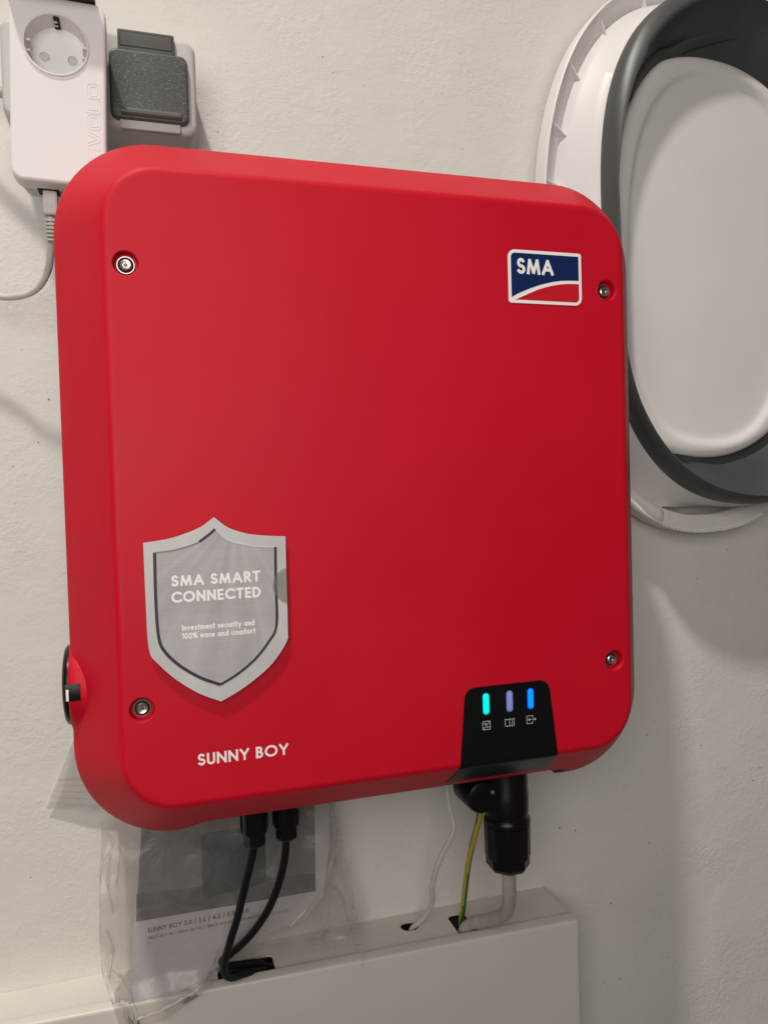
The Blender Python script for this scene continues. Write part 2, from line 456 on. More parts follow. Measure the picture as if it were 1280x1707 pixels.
def add_text(bm, s, x0, x1, z0, h, w, y, t=0.00006, rot=0.0, fn=None, zrise=0.0):
    """letters of cap height h fitted between x0 and x1 on the plane y (facing -Y)"""
    gap, space = 0.10 + w, 0.28 + w
    adv = 0; items = []
    for ch in s:
        if ch == ' ': adv += space - gap * 0.3; continue
        wd, st = G[ch]; items.append((adv, wd, st)); adv += wd * (1 - w) + w + gap - w
    tot = adv - gap + w
    kx = (x1 - x0) / (tot * h)
    k = 0
    for a, wd, st in items:
        for q in st:
            pts = []
            for px, pz in q:
                X = x0 + (a + w / 2 + px * (1 - w)) * h * kx
                Z = z0 + (w / 2 + pz * (1 - w)) * h + zrise * (X - x0) / (x1 - x0)
                pts.append((X, Z))
            if fn: pts = [fn(*p) for p in pts]
            add_stroke(bm, pts, w * h, y - t - 0.00001 * (k % 7), y)
            k += 1
TUB = {
 'rim': [0.1628, 0.1637, 0.1669, 0.1726, 0.1806, 0.1912, 0.2044, 0.2201, 0.2376, 0.2556, 0.2716, 0.2831, 0.2886, 0.2901, 0.2881, 0.2801, 0.267, 0.2513, 0.2353, 0.2207, 0.2082, 0.198, 0.1904, 0.1853, 0.1827, 0.1828, 0.1852, 0.1897, 0.1964, 0.2051, 0.2155, 0.2271, 0.239, 0.2495, 0.257, 0.2602, 0.2596, 0.2575, 0.2517, 0.2417, 0.2289, 0.2151, 0.2019, 0.1903, 0.1806, 0.173, 0.1675, 0.1641],
 'gro': [0.1779, 0.1792, 0.1829, 0.1893, 0.1981, 0.209, 0.2216, 0.235, 0.2478, 0.258, 0.2643, 0.2663, 0.2654, 0.2648, 0.2623, 0.256, 0.2454, 0.232, 0.2174, 0.2033, 0.1908, 0.1805, 0.1726, 0.1672, 0.1645, 0.1638, 0.165, 0.1678, 0.1719, 0.1772, 0.1832, 0.1893, 0.195, 0.1995, 0.2022, 0.2034, 0.2035, 0.2043, 0.2059, 0.2067, 0.2059, 0.2031, 0.1989, 0.1938, 0.1887, 0.1841, 0.1806, 0.1784],
 'gout': [0.2246, 0.2264, 0.2318, 0.2402, 0.251, 0.2632, 0.2753, 0.2847, 0.289, 0.2872, 0.2809, 0.2741, 0.2699, 0.2647, 0.2556, 0.2414, 0.2231, 0.2036, 0.1852, 0.1693, 0.1565, 0.1468, 0.1401, 0.1363, 0.1351, 0.1364, 0.1398, 0.1451, 0.1523, 0.1612, 0.1718, 0.1837, 0.1962, 0.2081, 0.218, 0.2253, 0.2304, 0.2349, 0.2411, 0.2493, 0.2561, 0.2589, 0.257, 0.2513, 0.2438, 0.2363, 0.2301, 0.226],
 'gin': [0.2099, 0.2126, 0.2183, 0.2262, 0.2359, 0.2463, 0.2564, 0.2646, 0.2689, 0.2686, 0.2642, 0.2589, 0.2544, 0.2476, 0.237, 0.2227, 0.2063, 0.1896, 0.1741, 0.1608, 0.1499, 0.1416, 0.1358, 0.1326, 0.1319, 0.1334, 0.1368, 0.142, 0.1487, 0.157, 0.1665, 0.1772, 0.1884, 0.1992, 0.2086, 0.216, 0.2215, 0.2263, 0.2325, 0.2382, 0.2411, 0.2403, 0.2364, 0.2303, 0.2237, 0.2176, 0.2129, 0.2102],
 'base': [0.1327, 0.1349, 0.1388, 0.1444, 0.1516, 0.1603, 0.1702, 0.1805, 0.1905, 0.199, 0.205, 0.2084, 0.2101, 0.2113, 0.2102, 0.2063, 0.2, 0.1922, 0.1839, 0.1761, 0.1691, 0.1635, 0.1593, 0.157, 0.1567, 0.1579, 0.1606, 0.1645, 0.1693, 0.1746, 0.1799, 0.1844, 0.1874, 0.1885, 0.1876, 0.1857, 0.184, 0.1811, 0.1767, 0.1709, 0.1642, 0.1572, 0.1506, 0.1447, 0.1399, 0.1361, 0.1336, 0.1324],
 'inn': [0.0896, 0.0915, 0.0953, 0.101, 0.1089, 0.1192, 0.1321, 0.1472, 0.1634, 0.1778, 0.1871, 0.1906, 0.1913, 0.1908, 0.1849, 0.1733, 0.1588, 0.1443, 0.1315, 0.1211, 0.1131, 0.1072, 0.1034, 0.1015, 0.1014, 0.1031, 0.1064, 0.1115, 0.1184, 0.1271, 0.1372, 0.1482, 0.1584, 0.1657, 0.1687, 0.1683, 0.1676, 0.1652, 0.1587, 0.1484, 0.1363, 0.1245, 0.1141, 0.1055, 0.0989, 0.094, 0.0909, 0.0894],
}

# ------------------------------------------------------------------ wall
bm = bmesh.new()
add_box(bm, -2.2, 2.4, 0.0, 0.12, -1.35, 1.9)
wall = link_bm("wall", bm, wall_material(), smooth=None)
wall['kind'] = 'structure'

# ------------------------------------------------------------------ the red inverter
YF = -0.176
inv = thing("inverter", "red rounded solar inverter on the white wall, printed SUNNY BOY", "solar inverter", (0, 0, 0))
HW, HH, RC = 0.2175, 0.2360, 0.066
CH = 0.0328; CD = 0.043
ALPHA = atan2(CD, CH)
FR = 0.0072; T1 = FR * math.tan(ALPHA / 2)
def rec(x):
    """how far the bottom rim is cut back between the two lower corners"""
    def ss(a, b, v):
        t = max(0, min(1, (v - a) / (b - a))); return t * t * (3 - 2 * t)
    return 0.0072 * ss(-0.149, -0.133, x) * (1 - ss(0.136, 0.1425, x))

def outline(ins, y, recess=True):
    """rounded outline at an inset, same number of points for every inset"""
    r = max(RC - ins, 0.002)
    hw, hh = HW - ins, HH - ins
    na, ns = 14, 60
    pts = []
    cs = ((1, 1, 0), (-1, 1, 90), (-1, -1, 180), (1, -1, 270))
    for q, (sx, sz, a0) in enumerate(cs):
        cx, cz = sx * (hw - r), sz * (hh - r)
        for k in range(na + 1):
            a = R(a0 + 90 * k / na)
            pts.append((cx + r * cos(a), y, cz + r * sin(a)))
        nx = cs[(q + 1) % 4]
        ex, ez = nx[0] * (hw - r) + r * cos(R(nx[2])), nx[1] * (hh - r) + r * sin(R(nx[2]))
        sx0, _, sz0 = pts[-1]
        for k in range(1, ns):
            t = k / ns
            pts.append((sx0 + (ex - sx0) * t, y, sz0 + (ez - sz0) * t))
    if recess and ins < CH:
        out = []
        for x, yy, z in pts:
            if z < -hh + 0.0002 or (z < -0.15 and rec(x) > 0):
                d = rec(x) * (1 - ins / CH) if yy < -0.1 - 1e-6 or True else 0
                z += d
                yy = yy - d * CD / CH if yy < -0.125 else yy
            out.append((x, yy, z))
        pts = out
    return pts

prof = [(CH + T1 + 0.0007, YF), (CH + T1, YF)]
P0 = (CH + T1, YF); P2 = (CH - T1 * cos(ALPHA), YF + T1 * sin(ALPHA))
for k in range(1, 9):
    t = k / 8
    prof.append(tuple((1 - t) ** 2 * a + 2 * t * (1 - t) * b + t * t * c for a, b, c in zip(P0, (CH, YF), P2)))
for k in (0.25, 0.5, 0.75): prof.append((P2[0] * (1 - k) + 0.0016 * k, P2[1] * (1 - k) + (-0.133 - 0.0021) * k))
ea = (0.0016, -0.133 - 0.0021); eb = (0.0, -0.133); ec = (0.0, -0.1305)
for k in range(0, 6):
    t = k / 5
    prof.append(tuple((1 - t) ** 2 * a + 2 * t * (1 - t) * b + t * t * c for a, b, c in zip(ea, eb, ec)))
prof += [(0.0006, -0.118), (0.0012, -0.106), (0.004, -0.1045), (0.008, -0.1045)]

bm = bmesh.new()
rings = [outline(i, y) for i, y in prof]
vr = add_loft(bm, rings, True)
# face cap with four screw pockets
SCREWS = [(-0.1722, 0.1425), (0.1708, 0.1420), (-0.1722, -0.1378), (0.1704, -0.1377)]
edges = [e for e in bm.edges if all(v in set(vr[0]) for v in e.verts)] if False else []
s0 = vr[0]
for i in range(len(s0)):
    e = bm.edges.get((s0[i], s0[(i + 1) % len(s0)]))
    edges.append(e)
NP = 28
for sx, sz in SCREWS:
    pr_ = [(0.0083, YF), (0.0080, YF), (0.0077, YF + 0.0003), (0.0075, YF + 0.0010), (0.0072, YF + 0.0050), (0.0070, YF + 0.0064), (0.0060, YF + 0.0066)]
    rr = [[(sx + r * cos(2 * pi * k / NP), y, sz + r * sin(2 * pi * k / NP)) for k in range(NP)] for r, y in pr_]
    v2 = add_loft(bm, rr, True, False, True)
    for i in range(NP): edges.append(bm.edges.get((v2[0][i], v2[0][(i + 1) % NP])))
bmesh.ops.triangle_fill(bm, edges=edges, use_beauty=True, use_dissolve=False)
link_bm("front_cover", bm, RED, inv, smooth=60)

bm = bmesh.new()
add_rbox(bm, 0, 0.0, 0.187, 0.205, 0.03, -0.1044, -0.022, 0.001)
link_bm("rear_housing", bm, BLACKP, inv)
bm = bmesh.new()
add_box(bm, -0.14, 0.14, -0.021, -0.001, -0.12, 0.16)
link_bm("wall_bracket", bm, STEEL, inv, smooth=None)

bm = bmesh.new()
nd = Vector((0, -CH, -CD)).normalized()
e1 = Vector((1, 0, 0)); e2 = Vector((0, CD, -CH)).normalized()
c0 = Vector((0.1415, -0.1395, -0.2312))
rg = []
for sc_, dp in ((1.0, -0.0010), (1.0, 0.00025), (0.9, 0.0003), (0.3, 0.0003)):
    rg.append([c0 + nd * dp + e1 * (0.0046 * sc_ * cos(2 * pi * k / 24)) + e2 * (0.0019 * sc_ * sin(2 * pi * k / 24)) for k in range(24)])
add_loft(bm, rg, True, False, True)
link_bm("notch_shade", bm, DARK, inv, smooth=None)  # dark patch laid on the bevel as the shade inside a notch

# screws
def make_screw(sx, sz, tilt):
    b = bmesh.new()
    y = YF + 0.0060
    hd = [(0.0001, -0.0012), (0.0019, -0.0012), (0.0021, -0.0028), (0.0030, -0.0030), (0.0036, -0.0026), (0.0038, -0.0018), (0.0038, 0.0004)]
    add_lathe(b, hd, (sx, y, sz), 'Y', 24)
    s = link_bm("screw", b, STEEL, inv, smooth=40)
    b = bmesh.new()
    add_lathe(b, [(0.0047, 0.0003), (0.0047, -0.0006), (0.0050, -0.0011), (0.0054, -0.0011), (0.0058, -0.0005), (0.0058, 0.0003)], (sx, y, sz), 'Y', 28, cap=False)
    link_bm("washer", b, STEEL, s, smooth=40)
    b = bmesh.new()
    st = []
    for k in range(12):
        a = 2 * pi * k / 12 + tilt; r = 0.0017 if k % 2 else 0.00115
        st.append((sx + r * cos(a), sz + r * sin(a)))
    add_prism(b, st, y - 0.00135, y - 0.0005)
    link_bm("star_socket", b, DARKSTEEL, s, smooth=None)
    b = bmesh.new()
    add_lathe(b, [(0.0049, -0.0001), (0.0036, -0.0001)], (sx, y, sz), 'Y', 24, cap=False)
    link_bm("gap_shade", b, DARK, s)  # dark ring stands for the shade between washer and head
for k, (a, c) in enumerate(SCREWS): make_screw(a, c, 0.3 * k)

# black display panel that wraps over the lower edge
def face_y(s):
    """point on the cover's section at arc length s below z = -0.19 on the face: returns (z, y) pushed proud of the red cover"""
    pass
sec = [(-0.1465, YF)]
for z in (-0.1475, -0.149, -0.151, -0.1535, -0.158, -0.165, -0.175, -0.185, -0.192, -0.1965): sec.append((z, YF))
for i, y in prof[1:15]:
    rc = 0.0072 * (1 - i / CH) if i < CH else 0
    z = -HH + i + rc
    yy = y - rc * CD / CH
    if i < 0.0030: break
    sec.append((z, yy))
secp = []
for k, (z, y) in enumerate(sec):
    a = sec[max(k - 1, 0)]; b_ = sec[min(k + 1, len(sec) - 1)]
    d = Vector((b_[0] - a[0], b_[1] - a[1])).normalized()
    nz, ny = d.y, -d.x           # outward normal
    if ny > 0: nz, ny = -nz, -ny
    secp.append((z + nz * 0.0007, y + ny * 0.0007, z, y))
def pan_x(z):
    t = max(0, min(1, (z + 0.1465) / (-0.2032 + 0.1465)))
    l, r = 0.0478 - 0.0052 * t, 0.1140 + 0.0064 * t
    if z < -0.2032:
        u = (-0.2032 - z) / 0.026
        l -= 0.003 * u * u; r += 0.006 * u
    rad = 0.0075; dz = -0.1465 - z
    if dz < rad:
        c = rad - sqrt(max(0, rad * rad - (rad - dz) ** 2)); l += c; r -= c
    return l, r
bm = bmesh.new()
rows = []; NX = 14
for z, y, z0, y0 in secp:
    l, r = pan_x(z0)
    row = [(l - 0.0003, y0 - 0.0001 + 0.0004, z0)]
    for k in range(NX + 1): row.append((l + (r - l) * k / NX, y, z))
    row.append((r + 0.0003, y0 + 0.0003, z0))
    rows.append(row)
rows.append([(x, y + 0.0016, z + 0.0004) for x, y, z in rows[-1]])
add_loft(bm, rows, False)
pan = link_bm("display_panel", bm, BLACKG, inv, smooth=50)
def led(x, z, m, lab):
    b = bmesh.new()
    add_rbox(b, x, z, 0.0027, 0.0079, 0.00269, YF - 0.0010, YF - 0.0005, 0.0002, 8, 2)
    n0 = len(b.faces)
    add_rbox(b, x, z + .0002, 0.0020, 0.0071, 0.00199, YF - 0.00115, YF - 0.0009, 0.0002, 8, 2)
    b.faces.ensure_lookup_table()
    for f_ in b.faces[n0:]: f_.material_index = 1
    o = link_bm("indicator_light", b, list(m), pan); o['label'] = lab
led(0.0633, -0.1593, LED_C, "glowing cyan green light")
led(0.0819, -0.1593, LED_D, "dim violet light")
led(0.0988, -0.1593, LED_B, "glowing blue light")
def icon(strokes, lab, w=0.00042):
    b = bmesh.new()
    for k, (pts) in enumerate(strokes): add_stroke(b, pts, w, YF - 0.00078 - 0.000004 * k, YF - 0.0006)
    o = link_bm("icon", b, GREYINK, pan, smooth=None, fix=False); o['label'] = lab
def sq(x0, x1, z0, z1, r=0.0006):
    p = rrect((x0 + x1) / 2, (z0 + z1) / 2, (x1 - x0) / 2, (z1 - z0) / 2, r, 3); return p + [p[0]]
x, z = 0.0604, -0.1779
icon([sq(x, x + .0057, z, z + .0060), [(x + .0003, z + .0003), (x + .0054, z + .0057)], [(x + .0012, z + .0046), (x + .0026, z + .0046)], [(x + .0012, z + .0039), (x + .0026, z + .0039)],
      [(x + .0030, z + .0014), (x + .0036, z + .0019), (x + .0042, z + .0014), (x + .0048, z + .0018)]], "square converter symbol with a diagonal")
x, z = 0.0780, -0.1778
icon([[(x + .0035, z + .0006), (x + .0014, z + .0002), (x, z + .0008), (x, z + .0056), (x + .0014, z + .0050), (x + .0035, z + .0055), (x + .0056, z + .0050), (x + .0071, z + .0056), (x + .0071, z + .0006), (x + .0056, z + .0002), (x + .0035, z + .0006)],
      [(x + .0035, z + .0006), (x + .0035, z + .0055)], [(x + .0056, z + .0019), (x + .0056, z + .0040)], [(x + .0053, z + .0017), (x + .0059, z + .0017)]], "open manual symbol")
x, z = 0.0954, -0.1776
icon([[(x + .0046, z + .0016), (x + .0046, z + .0002), (x, z + .0002), (x, z + .0058), (x + .0046, z + .0058), (x + .0046, z + .0044)], [(x + .0010, z + .0030), (x + .0074, z + .0030)],
      [(x + .0022, z + .0038), (x + .0010, z + .0030), (x + .0022, z + .0022)], [(x + .0062, z + .0038), (x + .0074, z + .0030), (x + .0062, z + .0022)]], "box with a double arrow symbol")

# product lettering
bm = bmesh.new(); add_text(bm, "SUNNY BOY", -0.1393, -0.0803, -0.1778, 0.0076, 0.185, YF)
o = link_bm("lettering", bm, WHITEINK, inv, smooth=None, fix=False); o['label'] = "white SUNNY BOY lettering"

# badge
LX0, LX1, LZ0, LZ1 = 0.0893, 0.1489, 0.1293, 0.1676
def badge_outline(d):
    x0, x1, z0, z1 = LX0 + d, LX1 - d, LZ0 + d, LZ1 - d
    out = []
    def c(cx, cz, r, a0):
        for k in range(9): out.append((cx + r * cos(R(a0 + 90 * k / 8)), cz + r * sin(R(a0 + 90 * k / 8))))
    ra, rb = max(0.0056 - d, .001), max(0.0019 - d, .0004)
    c(x1 - rb, z1 - rb, rb, 0); c(x0 + ra, z1 - ra, ra, 90); c(x0 + rb, z0 + rb, rb, 180); c(x1 - ra, z0 + ra, ra, 270)
    return out
bm = bmesh.new(); add_prism(bm, badge_outline(0), YF - 0.00045, YF)
badge = link_bm("badge", bm, WHITEINK, inv, smooth=None); badge['label'] = "white outlined blue and red SMA badge"
def bz(v): return LZ0 + (LZ1 - LZ0) * v
def bx_(u): return LX0 + (LX1 - LX0) * u
up_ = [(0.040, .105), (.12, .175), (.25, .262), (.38, .338), (.48, .385), (.60, .432), (.72, .462), (.84, .475), (.962, .478)]
lo_ = [(0.085, .058), (.17, .118), (.26, .180), (.38, .260), (.48, .312), (.60, .362), (.72, .395), (.84, .412), (.962, .415)]
d = 0.0023
ins = badge_outline(d)
top = [p for p in ins if p[1] > bz(.47)]
bm = bmesh.new()
pl = [(bx_(u), bz(v)) for u, v in up_]
pl[0] = (LX0 + d, pl[0][1]); pl[-1] = (LX1 - d, pl[-1][1])
add_prism(bm, top + pl, YF - 0.00060, YF - 0.0003)
link_bm("blue_field", bm, BLUEINK, badge, smooth=None)
bm = bmesh.new()
pl = [(bx_(u), bz(v)) for u, v in lo_]; pl[-1] = (LX1 - d, pl[-1][1]); 
br = [p for p in ins if p[0] > LX1 - 0.008 and p[1] < bz(.3)]
add_prism(bm, [(bx_(.085), LZ0 + d + .0001)] + br + pl[::-1], YF - 0.00060, YF - 0.0003)
link_bm("red_field", bm, REDINK, badge, smooth=None)
bm = bmesh.new(); add_text(bm, "SMA", 0.0962, 0.1258, 0.1503, 0.0114, 0.195, YF - 0.00062)
link_bm("lettering", bm, WHITEINK, badge, smooth=None, fix=False)

# rotary switch on the left flank
SY, SZ = -0.1140, -0.1310
bm = bmesh.new()
add_lathe(bm, [(0.020, -0.2184), (0.0290, -0.2184), (0.0308, -0.2178), (0.0319, -0.2162), (0.0325, -0.2120), (0.0337, -0.2040), (0.0350, -0.196)], (0, SY, SZ), 'X', 64)
link_bm("switch_housing", bm, RED, inv, smooth=40)
bm = bmesh.new()
add_lathe(bm, [(0.001, -0.2236), (0.020, -0.2232), (0.0250, -0.2222), (0.0268, -0.2208), (0.0272, -0.2194), (0.0272, -0.2182)], (0, SY, SZ), 'X', 56)
knob = link_bm("switch_knob", bm, BLACKP, inv, smooth=40)
bm = bmesh.new()
rr = [[(x, SY - r * cos(a), SZ + r * sin(a)) for a in [(-9.5 + 19 * k / 8) * pi / 180 + 0.05 for k in range(9)]] for x, r in ((-0.2208, .0265), (-0.2206, .0325), (-0.2200, .0331), (-0.2110, .0338), (-0.2107, .0325))]
add_loft(bm, rr, False)
link_bm("switch_pointer", bm, BLACKP, knob, smooth=40)
bm = bmesh.new()
rr = [[(x, SY - 0.03375 * cos(a), SZ + 0.03375 * sin(a)) for a in [(-8 + 13 * k / 4) * pi / 180 + 0.03 for k in range(5)]] for x in (-0.2194, -0.2178)]
add_loft(bm, rr, False)
link_bm("pointer_mark", bm, WHITEINK, knob, smooth=None)

# ------------------------------------------------------------------ shield placard
sh0 = [(-0.1240, -0.0175), (-0.1155, -0.0244), (-0.1041, -0.0288), (-0.0925, -0.0307), (-0.0784, -0.0319), (-0.0786, -0.058), (-0.0788, -0.093), (-0.0799, -0.1015), (-0.0894, -0.1147), (-0.1015, -0.1245), (-0.1133, -0.1317), (-0.1235, -0.1366),
       (-0.1370, -0.1300), (-0.1500, -0.1205), (-0.1612, -0.1090), (-0.1667, -0.0990), (-0.1676, -0.0678), (-0.1678, -0.032), (-0.1548, -0.0305), (-0.1437, -0.0278), (-0.1324, -0.0234)]
SHC = (-0.1233, -0.0790)
hard = {0, 4, 11, 17}
def shield_curve(pts, hard=(0, 4, 11, 17)):
    out = []; n = len(pts)
    hs = sorted(hard)
    for a, b in zip(hs, hs[1:] + [n]):
        seg = [(pts[i % n][0], 0, pts[i % n][1]) for i in range(a, b + 1)]
        sp = smooth_path(seg, 4)
        out += [(p.x, p.z) for p in sp[:-1]]
    return out
def offset_poly(pts, d):
    n = len(pts); out = []
    for i in range(n):
        a = Vector(pts[i]) - Vector(pts[i - 1]); b = Vector(pts[(i + 1) % n]) - Vector(pts[i])
        a.normalize(); b.normalize()
        na, nb = Vector((a.y, -a.x)), Vector((b.y, -b.x))
        m = (na + nb).normalized(); s = min(1 / max(m.dot(na), .3), 2.2)
        out.append((pts[i][0] + m.x * d * s, pts[i][1] + m.y * d * s))
    return out
SHP = shield_curve(sh0)
YS = -0.1800
shield = thing("shield_placard", "silver shield shaped placard on the front of the red box", "placard", (-0.123, YS, -0.079))
bm = bmesh.new(); add_prism(bm, SHP, YS, YS + 0.0009)
link_bm("cardboard", bm, SILVER2, shield, smooth=None)
inner = shield_curve([(-0.1235, -0.0252), (-0.1158, -0.0325), (-0.1029, -0.0366), (-0.0928, -0.0381), (-0.0853, -0.0385), (-0.0858, -0.0635), (-0.0862, -0.09), (-0.0921, -0.1010), (-0.1011, -0.1113), (-0.1122, -0.1196), (-0.1235, -0.1256),
                      (-0.1357, -0.1200), (-0.1481, -0.1112), (-0.1569, -0.1016), (-0.1606, -0.0918), (-0.1615, -0.0682), (-0.1612, -0.0385), (-0.1495, -0.0374), (-0.1361, -0.0339), (-0.1285, -0.0292)], (0, 4, 10, 16))
inner2 = offset_poly(inner, 0.0003)
bm = bmesh.new(); add_prism(bm, inner2, YS - 0.00012, YS)
link_bm("silver_field", bm, SILVER, shield, smooth=None)
# printed bevel line round the field, thick and dark on the shaded flanks, pale elsewhere
nS = len(inner)
def bevel(i0, i1, w, m, nm, lift=0.0):
    b = bmesh.new()
    add_stroke(b, [inner[i % nS] for i in range(i0, i1 + 1)], w, YS - 0.00030 - lift, YS - 0.00001, sq=False)
    return link_bm(nm, b, m, shield, smooth=None, fix=False)
BEVLT = mat("pale_bevel_print", (0.62, 0.61, 0.61), 0.4)
BEVMID = mat("grey_bevel_print", (0.20, 0.20, 0.20), 0.4)
bevel(0, 16, 0.0007, BEVLT, "bevel_line")
bevel(16, 24, 0.0017, INK, "bevel_line", .00001)
bevel(24, 40, 0.0015, INK, "bevel_line", .00002)
bevel(40, 64, 0.0019, INK, "bevel_line", .00003)
bevel(64, 73, 0.0008, BEVMID, "bevel_line", .00004)
bevel(73, 80, 0.0016, INK, "bevel_line", .00005)
for s, x0, x1, z, h, w in (("SMA SMART", -.1518, -.0957, -.0605, .0071, .21), ("CONNECTED", -.1521, -.0957, -.0709, .0071, .21),
                           ("Investment security and", -.1462, -.1005, -.0889, .0038, .175), ("100% ease and comfort", -.1464, -.1000, -.0943, .0038, .175)):
    bm = bmesh.new(); add_text(bm, s, x0, x1, z, h, w, YS - 0.00014, t=0.00005)
    o = link_bm("lettering", bm, WHITEINK, shield, smooth=None, fix=False); o['label'] = "white words " + s
# round clear sticker holding the right edge
bm = bmesh.new()
sc = [(-0.0755 + 0.0122 * cos(a), -0.0640 + 0.0122 * sin(a)) for a in [R(105 + 150 * k / 20) for k in range(21)]]
add_prism(bm, sc, YS - 0.0005, YS - 0.00035)
link_bm("clear_sticker", bm, STICK, shield, smooth=None)

# ------------------------------------------------------------------ sockets
so = thing("wall_socket", "light grey double wall socket with a dark hinged lid", "wall socket", (-0.19, 0, 0.315))
bm = bmesh.new()
add_rbox(bm, -0.1865, 0.3165, 0.0700, 0.0368, 0.009, -0.0555, 0.0, 0.004)
link_bm("base_box", bm, LGREY, so)
def lid_out(cx, hw, z0, z1, hx, zt):
    pass
# lid outline: wide flap with a narrower hinge block on top
bm = bmesh.new()
add_rbox(bm, -0.1520, 0.3118, 0.0290, 0.0262, 0.006, -0.0610, -0.0556, 0.0022)
lid = link_bm("lid", bm, DGREY, so); lid['label'] = "closed dark grey sparkling lid"
bm = bmesh.new()
rr = []
for k in range(7):
    a = pi * k / 6
    rr.append([(x, -0.0605 - 0.0035 * sin(a), 0.2905 + 0.0032 * cos(a)) for x in (-0.1735, -0.1725, -0.1300, -0.1290)])
add_loft(bm, rr, False)
link_bm("finger_lip", bm, DGREYS, lid, smooth=60)
bm = bmesh.new()
add_rbox(bm, -0.1520, 0.2838, 0.0225, 0.0045, 0.002, -0.0580, -0.0556, 0.001)
link_bm("catch", bm, LGREY, so)
bm = bmesh.new()
add_rbox(bm, -0.1533, 0.3455, 0.0208, 0.0078, 0.0012, -0.0596, -0.0556, 0.0006)
hin = link_bm("hinge_block", bm, DGREYS, so)
bm = bmesh.new()
add_rbox(bm, -0.1533, 0.3460, 0.0190, 0.0050, 0.0006, -0.0600, -0.0590, 0.0003)
link_bm("hinge_cover", bm, DGREYS, hin)
bm = bmesh.new()
pp = rrect(-0.1533, 0.3460, 0.0192, 0.0052, 0.0006, 2); pp.append(pp[0])
add_stroke(bm, pp, 0.0004, -0.05985, -0.0590)
link_bm("seam", bm, DARK, hin, smooth=None, fix=False)
# the left lid stands open above the adapter
bm = bmesh.new()
add_rbox(bm, -0.2160, 0.0, 0.0287, 0.0275, 0.006, -0.003, 0.003, 0.0015)
bmesh.ops.rotate(bm, verts=bm.verts[:], cent=(-0.2160, 0, 0), matrix=Matrix.Rotation(R(-83), 3, 'X'))
bmesh.ops.translate(bm, verts=bm.verts[:], vec=(0, -0.0905, 0.3490))
o = link_bm("lid", bm, BLACKP, so); o['label'] = "dark lid standing open above the adapter"

# powerline adapter
AX, AZ = -0.2135, 0.2815
ad = thing("powerline_adapter", "white powerline adapter with round socket, at the upper left", "adapter", (AX, -0.06, AZ))
AH, AWD, AY = 0.0640, 0.0312, -0.1000
def adr(pts):
    """slight clockwise lean of the adapter"""
    c, s = cos(R(-1.6)), sin(R(-1.6))
    return [(AX + (x - AX) * c - (z - AZ) * s, AZ + (x - AX) * s + (z - AZ) * c) for x, z in pts]
def adv3(bm):
    bmesh.ops.rotate(bm, verts=bm.verts[:], cent=(AX, 0, AZ), matrix=Matrix.Rotation(R(1.6), 3, 'Y'))
SX_, SZ_ = AX - 0.0014, AZ + 0.0310
bm = bmesh.new()
rings = []
fs = 4; f = 0.0022
o_ring = []
for k in range(fs + 1):
    a = pi / 2 * k / fs; ins = f * (1 - cos(a)) if False else f * (1 - sin(a)); y = AY + f * (1 - cos(a))
    rings.append([(x, y, z) for x, z in rrect(AX, AZ, AWD - ins, AH - ins, 0.0085 - ins, 8)])
rings.append([(x, AY + 0.0162, z) for x, z in rrect(AX, AZ, AWD, AH, 0.0085, 8)])
sup = [(x, AY, z) for x, z in rrect(AX, AZ, AWD - f - .0006, AH - f - .0006, 0.0085 - f, 8)]
rings = [sup] + rings
v = add_loft(bm, rings, True)
ed = [bm.edges.get((v[0][i], v[0][(i + 1) % len(v[0])])) for i in range(len(v[0]))]
NR = 48
cup = [(0.0222, 0), (0.0217, 0), (0.0217, -0.0010), (0.0212, -0.0013), (0.0204, -0.0012), (0.0201, -0.0006), (0.0200, 0.0150), (0.0188, 0.0155), (0.0170, 0.0156)]
rr = [[(SX_ + r * cos(2 * pi * k / NR), AY + h, SZ_ + r * sin(2 * pi * k / NR)) for k in range(NR)] for r, h in cup]
v2 = add_loft(bm, rr, True, False, True)
ed += [bm.edges.get((v2[0][i], v2[0][(i + 1) % NR])) for i in range(NR)]
bmesh.ops.triangle_fill(bm, edges=ed, use_beauty=True)
adv3(bm)
face = link_bm("front_shell", bm, WHITEP, ad, smooth=40)
bm = bmesh.new()
rr = [[(x, y, z) for x, z in rrect(AX, AZ, AWD - i, AH - i, 0.0085, 8)] for i, y in ((0.0009, -0.0840), (0.0009, -0.082), (0.0030, -0.060), (0.005, -0.0557))]
add_loft(bm, rr, True, True, True); adv3(bm)
link_bm("rear_shell", bm, LGREY, ad)
